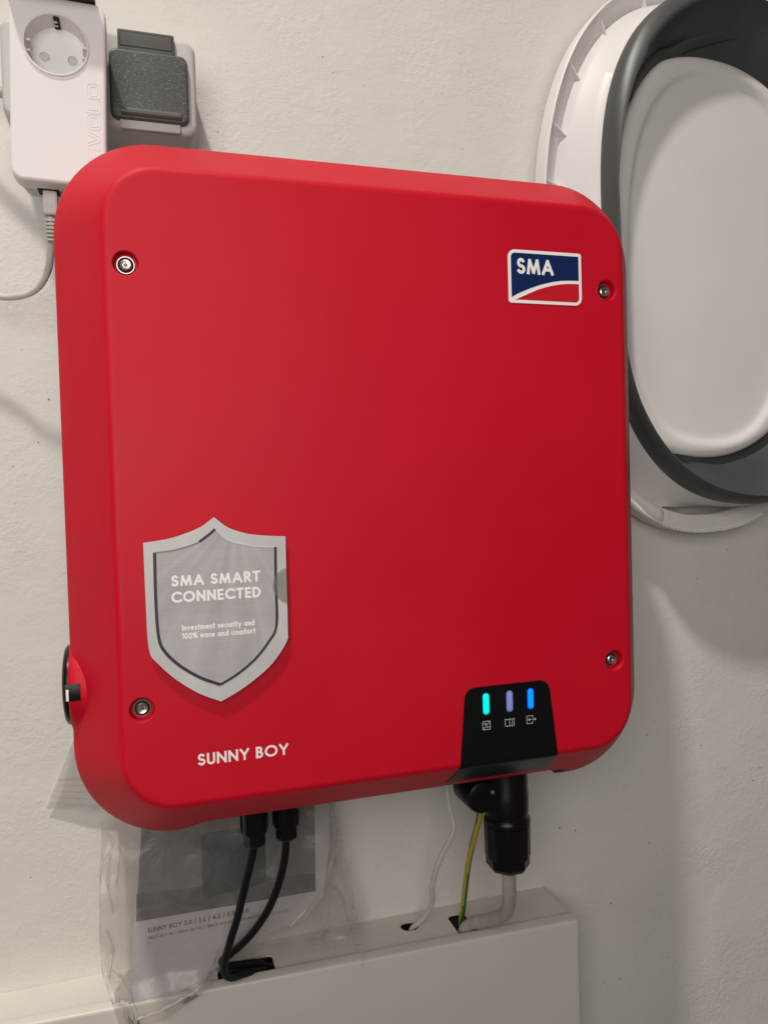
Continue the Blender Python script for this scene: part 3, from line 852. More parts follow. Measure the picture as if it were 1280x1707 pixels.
# socket face details
for px_, lab in ((-0.0093, 0), (0.0093, 0)):
    bm = bmesh.new()
    add_lathe(bm, [(0.0034, 0), (0.0034, -0.0006), (0.0031, -0.0007), (0.0029, -0.0001)], (SX_ + px_, AY + 0.0154, SZ_ - 0.0015), 'Y', 20, cap=False)
    add_lathe(bm, [(0.0027, -0.0002), (0.0001, -0.0002)], (SX_ + px_, AY + 0.0154, SZ_ - 0.0015), 'Y', 20, cap=False)
    adv3(bm)
    link_bm("pin_hole", bm, [WHITEP], face)
    bm = bmesh.new(); add_lathe(bm, [(0.0027, -0.00035), (0.0001, -0.00035)], (SX_ + px_, AY + 0.0154, SZ_ - 0.0015), 'Y', 20, cap=False); adv3(bm)
    link_bm("pin_hole_shade", bm, PINH, face)  # grey disc colours in the shade of the pin hole
for sgn, hgt in ((1, 0.0055), (-1, 0.0012)):
    bm = bmesh.new()
    zc = SZ_ + sgn * 0.0193
    if sgn > 0: add_box(bm, SX_ - 0.0019, SX_ + 0.0019, AY + 0.0010, AY + 0.0146, zc - 0.0004, zc + 0.0008)
    else: add_box(bm, SX_ - 0.0013, SX_ + 0.0013, AY + 0.0128, AY + 0.0150, zc - 0.0006, zc + 0.0006)
    adv3(bm)
    s_ = link_bm("earth_slot", bm, DARK, face, smooth=None)
bm = bmesh.new()
for y_ in (AY + 0.0040, AY + 0.0082):
    add_box(bm, SX_ - 0.0017, SX_ + 0.0006, y_, y_ + 0.0016, SZ_ + 0.0180, SZ_ + 0.0190)
adv3(bm)
link_bm("earth_contact", bm, STEEL, face, smooth=None)
for sgn in (-1, 1):
    bm = bmesh.new()
    for dz in (-0.0035, 0.0035):
        add_box(bm, SX_ + sgn * 0.0168, SX_ + sgn * 0.0203, AY + 0.003, AY + 0.0152, SZ_ - 0.001 + dz - 0.0007, SZ_ - 0.001 + dz + 0.0007)
    adv3(bm)
    link_bm("guide_rib", bm, WHITEP, face, smooth=None)
# raised outline letters running up the right side
bm = bmesh.new()
def rl(pts, cl=True):
    """letter drawn lying down: u along the text (upwards), v its height (to the left)"""
    q = [(AX + 0.0272 - v_, u_) for u_, v_ in pts]
    if cl: q.append(q[0])
    add_stroke(bm, q, 0.00042, AY - 0.00018, AY + 0.0002, sq=False)
def osh(u0, u1, v0, v1, t):
    rl(rrect((u0 + u1) / 2, (v0 + v1) / 2, (u1 - u0) / 2, (v1 - v0) / 2, 0.0022, 4))
    rl(rrect((u0 + u1) / 2, (v0 + v1) / 2, (u1 - u0) / 2 - t, (v1 - v0) / 2 - t, 0.0010, 3))
z0 = AZ - 0.0462; LH = 0.0086; t_ = 0.0019
rl([(z0, 0), (z0 + .0085, 0), (z0 + .0085, t_), (z0 + t_, t_), (z0 + t_, LH * .42), (z0 + .008, LH * .42), (z0 + .008, LH * .62), (z0 + t_, LH * .62), (z0 + t_, LH - t_), (z0 + .0085, LH - t_), (z0 + .0085, LH), (z0, LH)])
u = z0 + .0100
rl([(u, LH), (u + .0042, 0), (u + .0068, 0), (u + .0110, LH), (u + .0086, LH), (u + .0055, t_ + .0004), (u + .0024, LH)])
u += .0120; osh(u, u + .0105, 0, LH, t_)
u += .0118; rl([(u, 0), (u + .0085, 0), (u + .0085, t_), (u + t_, t_), (u + t_, LH), (u, LH)])
u += .0096; osh(u, u + .0105, 0, LH, t_)
adv3(bm)
o = link_bm("raised_letters", bm, WHITEP, ad, smooth=None, fix=False)
# ethernet port shadow gap under it
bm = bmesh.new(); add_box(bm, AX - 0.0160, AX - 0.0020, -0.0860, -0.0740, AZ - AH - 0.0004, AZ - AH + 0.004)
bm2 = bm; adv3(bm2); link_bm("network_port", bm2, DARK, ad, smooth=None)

# network cable with its boot
nc = thing("network_cable", "light grey network cable hanging in a loop below the white adapter", "cable", (-0.226, -0.075, 0.21))
bm = bmesh.new()
add_box(bm, -0.2282, -0.2190, -0.0840, -0.0745, 0.2010, 0.2200)
bmesh.ops.bevel(bm, geom=bm.edges[:], offset=0.0008, segments=2, affect='EDGES')
plug = link_bm("plug", bm, CWHITE, nc)
for k in range(6):
    bm = bmesh.new(); w_ = 0.0038 - 0.00020 * k
    add_box(bm, -0.2240 - w_, -0.2240 + w_, -0.0775 - w_, -0.0775 + w_, 0.1970 - 0.0027 * k, 0.1984 - 0.0027 * k)
    link_bm("boot_ring", bm, CWHITE, plug, smooth=None)
bm = bmesh.new()
add_tube(bm, [(-0.2240, -0.0775, 0.201), (-0.2243, -0.075, 0.1900), (-0.2262, -0.068, 0.1771), (-0.2302, -0.058, 0.1660), (-0.2386, -0.05, 0.1561), (-0.2504, -0.044, 0.1516), (-0.2659, -0.04, 0.1513), (-0.283, -0.035, 0.1572), (-0.33, -0.03, 0.17)], 0.0026, 16)
link_bm("cord", bm, CWHITE, nc, smooth=60)
# supply cable that feeds the socket from the left
bm = bmesh.new()
add_tube(bm, [(-0.40, -0.012, 0.372), (-0.34, -0.016, 0.352), (-0.300, -0.03, 0.330), (-0.2719, -0.036, 0.3120), (-0.2585, -0.038, 0.3050), (-0.2450, -0.038, 0.3010)], 0.0040, 18)
o = link_bm("supply_cable", bm, CGREY, None, smooth=60, loc=(-0.2719, -0.036, 0.312))
o['label'] = "thick grey cable entering the socket from the left edge behind the adapter"; o['category'] = "cable"

# ------------------------------------------------------------------ collapsed tub on the wall
TC = (0.385, 0.205)
def rad(name, th):
    a = TUB[name]; n = len(a); t = (th / (2 * pi) * n) % n; i = int(t); f = t - i
    p = [a[(i + k) % n] for k in (-1, 0, 1, 2)]
    return 0.5 * ((2 * p[1]) + (p[2] - p[0]) * f + (2 * p[0] - 5 * p[1] + 4 * p[2] - p[3]) * f * f + (3 * p[1] - p[0] - 3 * p[2] + p[3]) * f ** 3)
NT = 192
TH = [2 * pi * k / NT for k in range(NT)]
def tring(fr, y):
    """fr(th) gives the radius; y a depth or a function of the angle"""
    return [(TC[0] + fr(t) * cos(t), y(t) if callable(y) else y, TC[1] + fr(t) * sin(t)) for t in TH]
r_rim = lambda t: rad('rim', t)
r_gro = lambda t: max(min(rad('gro', t), r_rim(t) - 0.0125), r_rim(t) - 0.0170)
r_out = lambda t: min(rad('gout', t), r_gro(t) - 0.004)
r_in = lambda t: min(rad('gin', t), r_out(t) - 0.006)
r_bas = lambda t: min(rad('base', t), rad('inn', t) + 0.026, r_in(t) - 0.002)
r_inn = lambda t: min(rad('inn', t), r_bas(t) - 0.012)
tub = thing("folding_tub", "collapsed white and grey oval tub hung right of the red box", "tub", (TC[0], -0.02, TC[1]))
SA, SB = R(256), R(278)
def lens(t):
    u = (t - SA) / (SB - SA)
    return 0.0075 * sin(pi * u) if 0 < u < 1 else 0.0
def wd(a, b, k): return lambda t: a(t) * (1 - k) + b(t) * k
band = []
band.append((r_rim, -0.010)); band.append((r_rim, -0.0275))
band.append((lambda t: r_rim(t) - 0.0006, -0.0292)); band.append((lambda t: r_rim(t) - 0.0020, -0.0297))
band.append((lambda t: r_rim(t) - 0.0032, -0.0288)); band.append((lambda t: r_rim(t) - 0.0042, -0.0240))
band.append((lambda t: r_gro(t) + 0.0050, -0.0175)); band.append((lambda t: r_gro(t) + 0.0012, -0.0170))
band.append((lambda t: r_gro(t) - 0.0008, -0.0190))
k0 = len(band)
slot = lambda t: (r_gro(t) - 0.0016)
band.append((lambda t: slot(t), -0.0215)); band.append((lambda t: slot(t) - lens(t), -0.0215 - 0.0001))
band.append((lambda t: (slot(t) - 0.0085) * 1.0 if slot(t) - 0.0085 > r_out(t) + .002 else (slot(t) + r_out(t)) / 2 - .002, -0.0290))
band.append((wd(r_gro, r_out, 0.75), -0.0400)); band.append((lambda t: r_out(t) - 0.001, -0.0500))
band.append((lambda t: r_out(t) - 0.006, -0.0500))
bm = bmesh.new()
rg = [tring(fr, y) for fr, y in band]
add_loft(bm, rg, True, skip=lambda k, i: k == k0 and lens((TH[i] + pi / NT)) > 0.0002)
link_bm("rim", bm, TUBW, tub, smooth=55)
# gussets in the rim channel
s_ = 0
for deg in [128, 141.5, 155.5, 170, 186, 202, 220, 232, 290, 305, 320, 340, 0, 18, 35, 50, 64, 78, 92, 104, 116]:
    t = R(deg); e = Vector((cos(t), 0, sin(t))); n_ = Vector((-sin(t), 0, cos(t)))
    c0 = Vector((TC[0], 0, TC[1]))
    a, b_ = r_rim(t) - 0.0038, r_gro(t) - 0.0065
    bm = bmesh.new()
    tri = [(a, -0.0270), (a, -0.0165), (b_ + .005, -0.0165), (b_, -0.0255)]
    for sg in (-1, 1): pass
    tk = (0.0012, 0.0050, 0.0050, 0.0008)
    va = [bm.verts.new(c0 + e * r + n_ * k_ * 0.6 + Vector((0, y, 0))) for (r, y), k_ in zip(tri, tk)]
    vb = [bm.verts.new(c0 + e * r - n_ * k_ + Vector((0, y, 0))) for (r, y), k_ in zip(tri, tk)]
    bm.faces.new(va); bm.faces.new(vb[::-1])
    for i in range(4):
        j = (i + 1) % 4; bm.faces.new((va[j], va[i], vb[i], vb[j]))
    link_bm("gusset", bm, TUBW, tub, smooth=None)
# ribs of the grip at the lower rim
for k in range(30):
    t = R(257 + 27 * k / 29); e = Vector((cos(t), 0, sin(t))); n_ = Vector((-sin(t), 0, cos(t)))
    c0 = Vector((TC[0], 0, TC[1]))
    a, b_ = r_rim(t) + 0.0007, r_gro(t) - 0.0010
    bm = bmesh.new()
    prf = [(a, -0.0285), (a - .0008, -0.0304), (b_ + .004, -0.0298), (b_ + .0008, -0.0240)]
    wv = 0.0012
    up1 = [bm.verts.new(c0 + e * r + n_ * wv + Vector((0, y + .0022, 0))) for r, y in prf]
    md = [bm.verts.new(c0 + e * r + Vector((0, y - .0017, 0))) for r, y in prf]
    up2 = [bm.verts.new(c0 + e * r - n_ * wv + Vector((0, y + .0022, 0))) for r, y in prf]
    for i in range(3):
        bm.faces.new((up1[i], up1[i + 1], md[i + 1], md[i])); bm.faces.new((md[i], md[i + 1], up2[i + 1], up2[i]))
    link_bm("grip_rib", bm, TUBW, tub, smooth=None)
# silicone fold
def wob(t, s): return 0.0030 * sin(3 * t + s) + 0.0028 * sin(9 * t + 2 * s) * sin(2 * t + s) ** 2 + 0.0016 * sin(17 * t + s) * sin(t) ** 2
fold = []
fold.append((lambda t: r_out(t) - 0.0005, -0.0460)); fold.append((r_out, -0.0520))
fold.append((lambda t: r_out(t) - 0.0006, -0.0600)); fold.append((wd(r_out, r_in, .25), -0.0655))
fold.append((wd(r_out, r_in, .55), -0.0680)); fold.append((wd(r_out, r_in, .75), -0.0705))
fold.append((r_in, -0.0715)); fold.append((lambda t: r_in(t) - 0.0016, -0.0695))
fold.append((lambda t: max(r_in(t) - 0.0045, r_bas(t)), -0.0620))
gp = lambda t: max(0, r_in(t) - r_bas(t) - 0.004)
fold.append((lambda t: max(r_in(t) - 0.006 - gp(t) * .25, r_bas(t) - .001), lambda t: -0.052 + wob(t, 1) * (gp(t) > .004)))
fold.append((lambda t: max(r_in(t) - 0.007 - gp(t) * .55, r_bas(t) - .002), lambda t: -0.0385 + 1.6 * wob(t, 2.4) * min(1, gp(t) / .01)))
fold.append((lambda t: max(r_in(t) - 0.008 - gp(t) * .85, r_bas(t) - .003), lambda t: -0.034 + 1.2 * wob(t, 4)))
fold.append((lambda t: r_bas(t) - 0.008, -0.020))
bm = bmesh.new()
rg = [tring(fr, y) for fr, y in fold]
add_loft(bm, rg, True)
link_bm("silicone_wall", bm, SILICONE, tub, smooth=70)
for th0, th1, k0_, k1_ in ((83, 108, .25, .75), (98, 122, .70, .30)):
    bm = bmesh.new(); rows = []
    for q in range(17):
        u = q / 16; t = R(th0 + (th1 - th0) * u); k_ = k0_ + (k1_ - k0_) * u
        g_ = max(gp(t), 0.001); rr_ = r_in(t) - 0.0065 - g_ * k_
        yb_ = -0.0555 + 0.020 * min(1, k_ * 1.2)
        hgt = 0.0050 * sin(pi * u) ** 0.7
        rows.append([(TC[0] + (rr_ + dr) * cos(t), yb_ + 0.004 - hgt * hh_, TC[1] + (rr_ + dr) * sin(t)) for dr, hh_ in ((-.007, -.4), (-.004, .35), (-.001, .9), (.001, 1.0), (.003, .5), (.0045, -.4))])
    add_loft(bm, rows, False)
    link_bm("rubber_crease", bm, SILICONE, tub, smooth=80)
# base plate
bs = [(lambda t: r_bas(t) - 0.004, -0.018), (lambda t: r_bas(t) - .0003, -0.030), (r_bas, -0.0370), (lambda t: r_bas(t) - 0.0010, -0.0400), (lambda t: r_bas(t) - 0.0035, -0.0425), (lambda t: r_bas(t) - 0.007, -0.0435)]
bs += [(lambda t: r_inn(t) + 0.0070, -0.0440), (lambda t: r_inn(t) + 0.0035, -0.0430), (lambda t: r_inn(t) + 0.0005, -0.0405), (lambda t: r_inn(t) - 0.003, -0.0390), (lambda t: r_inn(t) - 0.007, -0.0386)]
for k in (.8, .6, .4, .2, .05): bs.append((lambda t, k=k: (r_inn(t) - .007) * k, -0.0386 - 0.0006 * (1 - k)))
bm = bmesh.new()
rg = [tring(fr, y) for fr, y in bs]
add_loft(bm, rg, True, False, True)
link_bm("base_plate", bm, TUBB, tub, smooth=70)

# ------------------------------------------------------------------ cable trunking
duct = thing("cable_trunking", "cream white plastic cable trunking running along the wall under the red box", "cable trunking", (0, 0, -0.45))
DX0, DX1, ZT = -0.75, 0.1972, -0.4035
ystep = lambda x: -0.0486 - 0.0279 * max(x, -0.35)
yfr = lambda x: -0.0593 - 0.0330 * max(x, -0.35)
bm = bmesh.new()
outl = [(DX0, -0.0002), (DX1, -0.0002), (DX1, ystep(DX1) + .0006)]
# front boundary with cable cut-outs that run to the lid
def notch(x0, x1, yb, r, n=6):
    p = [(x1, None)]
    for k in range(n + 1):
        a = R(90 * k / n); p.append((x1 - r + r * cos(a), yb - r + r * sin(a)))
    for k in range(n + 1):
        a = R(90 + 90 * k / n); p.append((x0 + r + r * cos(a), yb - r + r * sin(a)))
    p.append((x0, None)); return p
for nn in (notch(0.0885, 0.1062, -0.0165, 0.0065), notch(-0.1230, -0.0757, -0.0215, 0.004)):
    outl += [(x, (ystep(x) + .0006) if y is None else y) for x, y in nn]
outl += [(-0.35, ystep(-0.35) + .0006), (DX0, ystep(DX0) + .0006)]
top = [bm.verts.new((x, y, ZT)) for x, y in outl]
ed = [bm.edges.new((top[i], top[(i + 1) % len(top)])) for i in range(len(top))]
hole = [bm.verts.new((0.0510 + 0.0086 * cos(a), -0.0212 + 0.0080 * sin(a), ZT)) for a in [2 * pi * k / 28 for k in range(28)]]
edh = [bm.edges.new((hole[i], hole[(i + 1) % 28])) for i in range(28)]
bmesh.ops.triangle_fill(bm, edges=ed + edh, use_beauty=True)
# thickness of the sheet round every opening
for loop in (top, hole):
    low = [bm.verts.new((v.co.x, v.co.y, v.co.z - 0.0016)) for v in loop]
    for i in range(len(loop)):
        j = (i + 1) % len(loop); bm.faces.new((loop[i], loop[j], low[j], low[i]))
# back and floor of the channel
b0 = [bm.verts.new(p) for p in ((DX0, -0.0006, ZT - .001), (DX1, -0.0006, ZT - .001), (DX1, -0.0006, -0.60), (DX0, -0.0006, -0.60))]
bm.faces.new(b0)
b1 = [bm.verts.new(p) for p in ((DX0, -0.0006, -0.600), (DX1, -0.0006, -0.600), (DX1, -0.062, -0.600), (DX0, -0.046, -0.600))]
bm.faces.new(b1)
ch = link_bm("channel", bm, DUCT, duct, smooth=None)
bm = bmesh.new()
lp = [(0.0, 0.0012, -0.0040), (0.0, 0.0012, 0.0), (-0.0, 0.0007, 0.0011), (-0.0003, 0, 0.0014)]
xs = [DX0, -0.35, -0.2, -0.05, 0.05, 0.12, DX1 + .0008]
def lrow(x):
    a, b_ = ystep(x), yfr(x)
    q = [(a, ZT - 0.0030), (a, ZT + 0.0016), (a - .0006, ZT + 0.0024), (a - .0016, ZT + 0.0026), (b_ + .0018, ZT + 0.0014), (b_ + .0008, ZT + 0.0011), (b_ + .0002, ZT + 0.0004), (b_, ZT - 0.0016), (b_, -0.6)]
    return [(x, y, z) for y, z in q]
add_loft(bm, [lrow(x) for x in xs], False)
link_bm("lid", bm, DUCT, duct, smooth=60)
bm = bmesh.new()
x = DX1 + .0003
e1 = [bm.verts.new(p) for p in ((x, -0.0003, ZT + .0006), (x, ystep(x) - .001, ZT + .0006), (x, yfr(x) + .0014, ZT - .0005), (x, yfr(x) + .0010, -0.6), (x, -0.0003, -0.6))]
x += .0012
e2 = [bm.verts.new(p) for p in ((x, -0.0003, ZT + .0006), (x, ystep(x) - .001, ZT + .0006), (x, yfr(x) + .0014, ZT - .0005), (x, yfr(x) + .0010, -0.6), (x, -0.0003, -0.6))]
bm.faces.new(e1); bm.faces.new(e2[::-1])
for i in range(5):
    j = (i + 1) % 5; bm.faces.new((e1[j], e1[i], e2[i], e2[j]))
link_bm("end_cap", bm, DUCT, duct, smooth=None)

# ------------------------------------------------------------------ cables
def hexring(c, r, z, y0, n=6, ph=0): return [(c + r * cos(2 * pi * k / n + ph), y0 + r * sin(2 * pi * k / n + ph), z) for k in range(n)]
def dc_lead(cx, ztip, path, label):
    t = thing("solar_lead", label, "cable", (cx, -0.108, -0.24), "black plugged leads under the red box")
    b = bmesh.new()
    zs = ztip
    add_lathe(b, [(0.0070, -0.215), (0.0085, -0.215), (0.0095, -0.2180), (0.0098, zs + 0.0110), (0.0094, zs + 0.0100), (0.0080, zs + 0.0098)], (cx, -0.108, 0), 'Z', 28)
    c = link_bm("connector", b, BLACKP, t, smooth=40)
    b = bmesh.new()
    rg = [hexring(cx, r, z, -0.108, 8, .2) for r, z in ((0.0079, zs + 0.0105), (0.0085, zs + 0.0095), (0.0085, zs + 0.0015), (0.0070, zs), (0.003, zs))]
    add_loft(b, rg, True, True, True)
    link_bm("gland_nut", b, BLACKP, c, smooth=None)
    for k in range(8):
        b = bmesh.new(); a = 2 * pi * k / 8 + .1
        u, v = cos(a), sin(a)
        x, y = cx + u * 0.0098, -0.108 + v * 0.0098
        add_box(b, x - .0007, x + .0007, y - .0007, y + .0007, zs + .0120, zs + .0235)
        link_bm("grip_rib", b, BLACKP, c, smooth=None)
    b = bmesh.new(); add_tube(b, path, 0.0030, 16, 6, 0.015)
    link_bm("cord", b, RUBBER, t, smooth=60)
dc_lead(-0.0968, -0.2661, [(-0.0968, -0.108, -0.263), (-0.0989, -0.1035, -0.2776), (-0.1044, -0.097, -0.3028), (-0.1099, -0.0895, -0.3289), (-0.1154, -0.082, -0.3507), (-0.1189, -0.0745, -0.369), (-0.1194, -0.068, -0.3829), (-0.1136, -0.061, -0.3922), (-0.1037, -0.051, -0.3975), (-0.0931, -0.044, -0.4015), (-0.0848, -0.038, -0.406), (-0.079, -0.033, -0.415)], "black lead from the left plug, bent sharply onto the trunking before its cut-out")
dc_lead(-0.0728, -0.2647, [(-0.0728, -0.108, -0.2616), (-0.074, -0.1035, -0.2818), (-0.0787, -0.097, -0.305), (-0.0858, -0.0895, -0.3263), (-0.096, -0.081, -0.3456), (-0.1072, -0.0715, -0.3616), (-0.1161, -0.063, -0.3725), (-0.1202, -0.0555, -0.3807), (-0.1172, -0.048, -0.3895), (-0.1049, -0.041, -0.3951), (-0.0895, -0.036, -0.3998), (-0.0814, -0.032, -0.4083)], "black lead from the right plug, sweeping left behind the other black lead")

ac = thing("mains_lead", "thick grey mains cable with a big black connector under the display panel", "cable", (0.11, -0.108, -0.24))
cx, cy = 0.11, -0.108
bm = bmesh.new()
add_lathe(bm, [(0.0116, -0.2031), (0.0174, -0.2031), (0.0178, -0.2533), (0.0182, -0.2543), (0.018, -0.2698), (0.0172, -0.2707), (0.0172, -0.2736), (0.0188, -0.2756), (0.0193, -0.2775), (0.0193, -0.2799), (0.0145, -0.2801)], (cx, cy, 0), 'Z', 40)
body = link_bm("connector", bm, BLACKP, ac, smooth=35)
bm = bmesh.new()
# the rounded ear at the left of the connector
add_lathe(bm, [(0.0100, -0.1255), (0.0122, -0.1245), (0.0133, -0.1220), (0.0137, -0.095), (0.010, -0.090)], (0.0819, 0, -0.2501), 'Y', 36)
add_box(bm, 0.0819, 0.108, -0.1210, -0.095, -0.2635, -0.2250)
link_bm("locking_ear", bm, BLACKP, body, smooth=35)
bm = bmesh.new()
add_lathe(bm, [(0.0002, -0.1264), (0.0012, -0.1266), (0.0019, -0.1260), (0.0021, -0.1248)], (0.0899, 0, -0.2462), 'Y', 20)
link_bm("screw", bm, STEEL, body, smooth=40)
bm = bmesh.new()
rg = []
for r, z in ((0.0164, -0.28), (0.0187, -0.2809), (0.0189, -0.2823), (0.0187, -0.306), (0.0182, -0.3073)):
    ring = []
    for k in range(96):
        a = 2 * pi * k / 96
        fl = 0.0005 * (1 if (k // 4) % 2 else 0) if -0.3066 < z < -0.281 else 0
        ring.append((cx + (r - fl) * cos(a), cy + (r - fl) * sin(a), z))
    rg.append(ring)
add_loft(bm, rg, True, True, True)
link_bm("clamping_ring", bm, BLACKP, body, smooth=30)
bm = bmesh.new()
rg = [hexring(cx, r, z, cy, 8, R(22.5)) for r, z in ((0.0174, -0.3065), (0.0181, -0.3075), (0.0181, -0.3147), (0.0155, -0.3181), (0.0072, -0.3183))]
add_loft(bm, rg, True, True, True)
link_bm("gland_nut", bm, BLACKP, body, smooth=None)
bm = bmesh.new()
add_tube(bm, [(cx, cy, -0.312), (0.111, -0.107, -0.332), (0.1146, -0.099, -0.3505), (0.1176, -0.087, -0.3672), (0.1163, -0.072, -0.3811), (0.1105, -0.058, -0.3905), (0.1037, -0.046, -0.3975), (0.0975, -0.04, -0.4065), (0.0955, -0.037, -0.422)], 0.0058, 22, 8, 0.012)
link_bm("cord", bm, CGREY, ac, smooth=60)

bm = bmesh.new()
path = [(0.0875, -0.108, -0.2533), (0.0887, -0.101, -0.274), (0.0898, -0.09, -0.2924), (0.0903, -0.078, -0.3131), (0.0916, -0.066, -0.3346), (0.0942, -0.052, -0.3606), (0.0972, -0.038, -0.3875), (0.0985, -0.03, -0.4005), (0.099, -0.028, -0.415)]
add_tube(bm, path, 0.00255, 16, 6)
bm.faces.ensure_lookup_table()
nq = 16
for i, f in enumerate(bm.faces):
    if len(f.verts) == 4:
        k = i % nq; seg = i // nq
        if (k - int(seg * 0.12)) % nq in (0, 1, 2, 3, 8, 9, 10, 11): f.material_index = 1
o = link_bm("earth_wire", bm, [YEL, GRN], None, smooth=60, loc=(0.0955, -0.085, -0.2814))
o['label'] = "thin yellow and green striped wire running down behind the big black connector"; o['category'] = "wire"
bm = bmesh.new()
add_tube(bm, [(0.0660, -0.087, -0.2250), (0.0666, -0.085, -0.2424), (0.0679, -0.082, -0.2564), (0.0712, -0.078, -0.2738), (0.0761, -0.074, -0.2917), (0.0752, -0.07, -0.3036), (0.0693, -0.064, -0.3195), (0.0644, -0.058, -0.3373), (0.0628, -0.052, -0.3549), (0.0652, -0.046, -0.3691), (0.0637, -0.038, -0.3828), (0.0585, -0.029, -0.3964), (0.0525, -0.022, -0.4063), (0.0500, -0.020, -0.4200)], 0.0023, 16, 6, 0.02)
o = link_bm("data_cable", bm, CWHITE, None, smooth=60, loc=(0.07, -0.08, -0.28))
o['label'] = "thin white kinked cable dropping into the round hole of the trunking"; o['category'] = "cable"

tb = thing("cutout_darkener", "black tubes added inside the trunking to darken its cut-outs", "dark filler", (0.0, -0.03, -0.42))
for y_, z_, r_ in ((-0.010, -0.4130, .0050), (-0.020, -0.4125, .0048), (-0.030, -0.4140, .0050), (-0.040, -0.4200, .0048), (-0.0465, -0.4240, .0036), (-0.015, -0.4265, .005), (-0.025, -0.4270, .005), (-0.036, -0.4280, .005)):
    bm = bmesh.new()
    add_tube(bm, [(x, y_ + .0012 * sin(x * 40 + y_ * 300), z_ + .0010 * sin(x * 55 + y_ * 500)) for x in (-0.145, -0.12, -0.08, -0.03, 0.03, 0.07, 0.10, 0.14, 0.18)], r_, 10, 3)
    link_bm("cord", bm, RUBBER, tb, smooth=60)  # dark tubes added under the openings so they look black

# ------------------------------------------------------------------ manual in its plastic bag
mn = thing("manual", "paper manual with a grey cover picture standing on the trunking inside a clear bag", "manual", (-0.12, -0.04, -0.40))
def my(z): return -0.0475 + (z + 0.402) * 0.135
mo = [(-0.1930, -0.4018), (-0.1560, -0.4018), (-0.1330, -0.3935), (-0.1180, -0.3800), (-0.0880, -0.3720), (-0.0500, -0.3640), (-0.0330, -0.3480), (-0.0255, -0.3100), (-0.0200, -0.2100), (-0.1730, -0.2100)]
def sheet(bm, poly, off, th):
    a = [bm.verts.new((x, my(z) - off - th, z)) for x, z in poly]; b = [bm.verts.new((x, my(z) - off, z)) for x, z in poly]
    bm.faces.new(a); bm.faces.new(b[::-1])
    for i in range(len(poly)):
        j = (i + 1) % len(poly); bm.faces.new((a[j], a[i], b[i], b[j]))
bm = bmesh.new(); sheet(bm, mo, 0, 0.004)
bk = link_bm("pages", bm, PAPER, mn, smooth=None)
bm = bmesh.new(); sheet(bm, [(-0.1855, -0.3420), (-0.0395, -0.3435), (-0.0335, -0.2110), (-0.1728, -0.2110)], 0.0041, 0.0001)
cp = link_bm("cover_picture", bm, PHOTO, mn, smooth=None)
bm = bmesh.new(); sheet(bm, [(-0.1853, -0.3417), (-0.0397, -0.3432), (-0.0388, -0.3290), (-0.1842, -0.3210)], 0.00425, 0.00008)
link_bm("picture_floor", bm, PHOTOD, cp, smooth=None)
bm = bmesh.new()
dv = rrect(-0.1065, -0.3060, 0.0262, 0.0235, 0.005, 5)
dv = [(x, z - (0.004 if (z < -0.32 and x < -0.118) else 0)) for x, z in dv]
sheet(bm, dv, 0.0044, 0.0001)
link_bm("picture_device", bm, PHOTOB, cp, smooth=None)
for s, x0, x1, z, h, w in (("SUNNY BOY 3.0 / 3.6 / 4.0 / 5.0 / 6.0", -.1768, -.0965, -.3520, .0036, .17), ("SB3.0-1AV-41 / SB3.6-1AV-41 / SB4.0-1AV-41 / SB5.0-1AV-41 / SB6.0-1AV-41", -.1768, -.0640, -.3572, .0024, .15)):
    bm = bmesh.new(); add_text(bm, s, x0, x1, z, h, w, 0, t=0.00006, zrise=0.0015)
    for v in bm.verts: v.co.y += my(v.co.z) - 0.0041
    link_bm("lettering", bm, INK, mn, smooth=None, fix=False)

bag = thing("plastic_bag", "crumpled clear plastic bag hanging out from under the red box over the trunking", "plastic bag", (-0.12, -0.05, -0.35))
def hsh(x, z, s): return sin(x * 97 + s) * cos(z * 83 - s * 1.7) * .5 + sin(x * 41 - z * 57 + s * 2.3) * .5
def fold_(x, z, s):
    v = 0
    for k, (fx, fz, ph) in enumerate(((105, 38, 0.3), (-60, 75, 1.9), (150, -22, 4.1), (52, 170, 2.2))):
        q = (x * fx + z * fz) * 1.3 + ph + s
        v += (1 - abs(((q / pi) % 2) - 1) * 2) * (0.5 ** (k * .5))
    return v
xl = [(-0.19, -0.2120), (-0.26, -0.2085), (-0.285, -0.2092), (-0.295, -0.2105), (-0.34, -0.2122), (-0.372, -0.2112), (-0.384, -0.2080), (-0.395, -0.2040), (-0.410, -0.2015), (-0.44, -0.2050)]
xr = [(-0.19, -0.016), (-0.27, -0.0190), (-0.30, -0.0150), (-0.3365, -0.0100), (-0.364, -0.0065), (-0.385, -0.0050), (-0.402, -0.006), (-0.44, -0.006)]
zbt = [(-0.215, -0.432), (-0.190, -0.4320), (-0.180, -0.4185), (-0.165, -0.4150), (-0.1547, -0.4090), (-0.140, -0.4010), (-0.1290, -0.3930), (-0.117, -0.3850), (-0.1000, -0.3830), (-0.0814, -0.3845), (-0.066, -0.3830), (-0.045, -0.3840), (-0.030, -0.3880), (-0.004, -0.3900)]
def lut(tab, v):
    s = sorted(tab)
    if v <= s[0][0]: return s[0][1]
    for a, b in zip(s, s[1:]):
        if v <= b[0]:
            t = (v - a[0]) / (b[0] - a[0]); return a[1] + (b[1] - a[1]) * t
    return s[-1][1]
def bag_y(x, z):
    y = my(max(z, -0.40)) - 0.0075
    if x > -0.06: y = y + (x + 0.06) * 0.05
    if z < -0.385:
        t = min(1, (-0.385 - z) / 0.012)
        y = y * (1 - t) + min(y, yfr(x) - 0.0060) * t
    return y
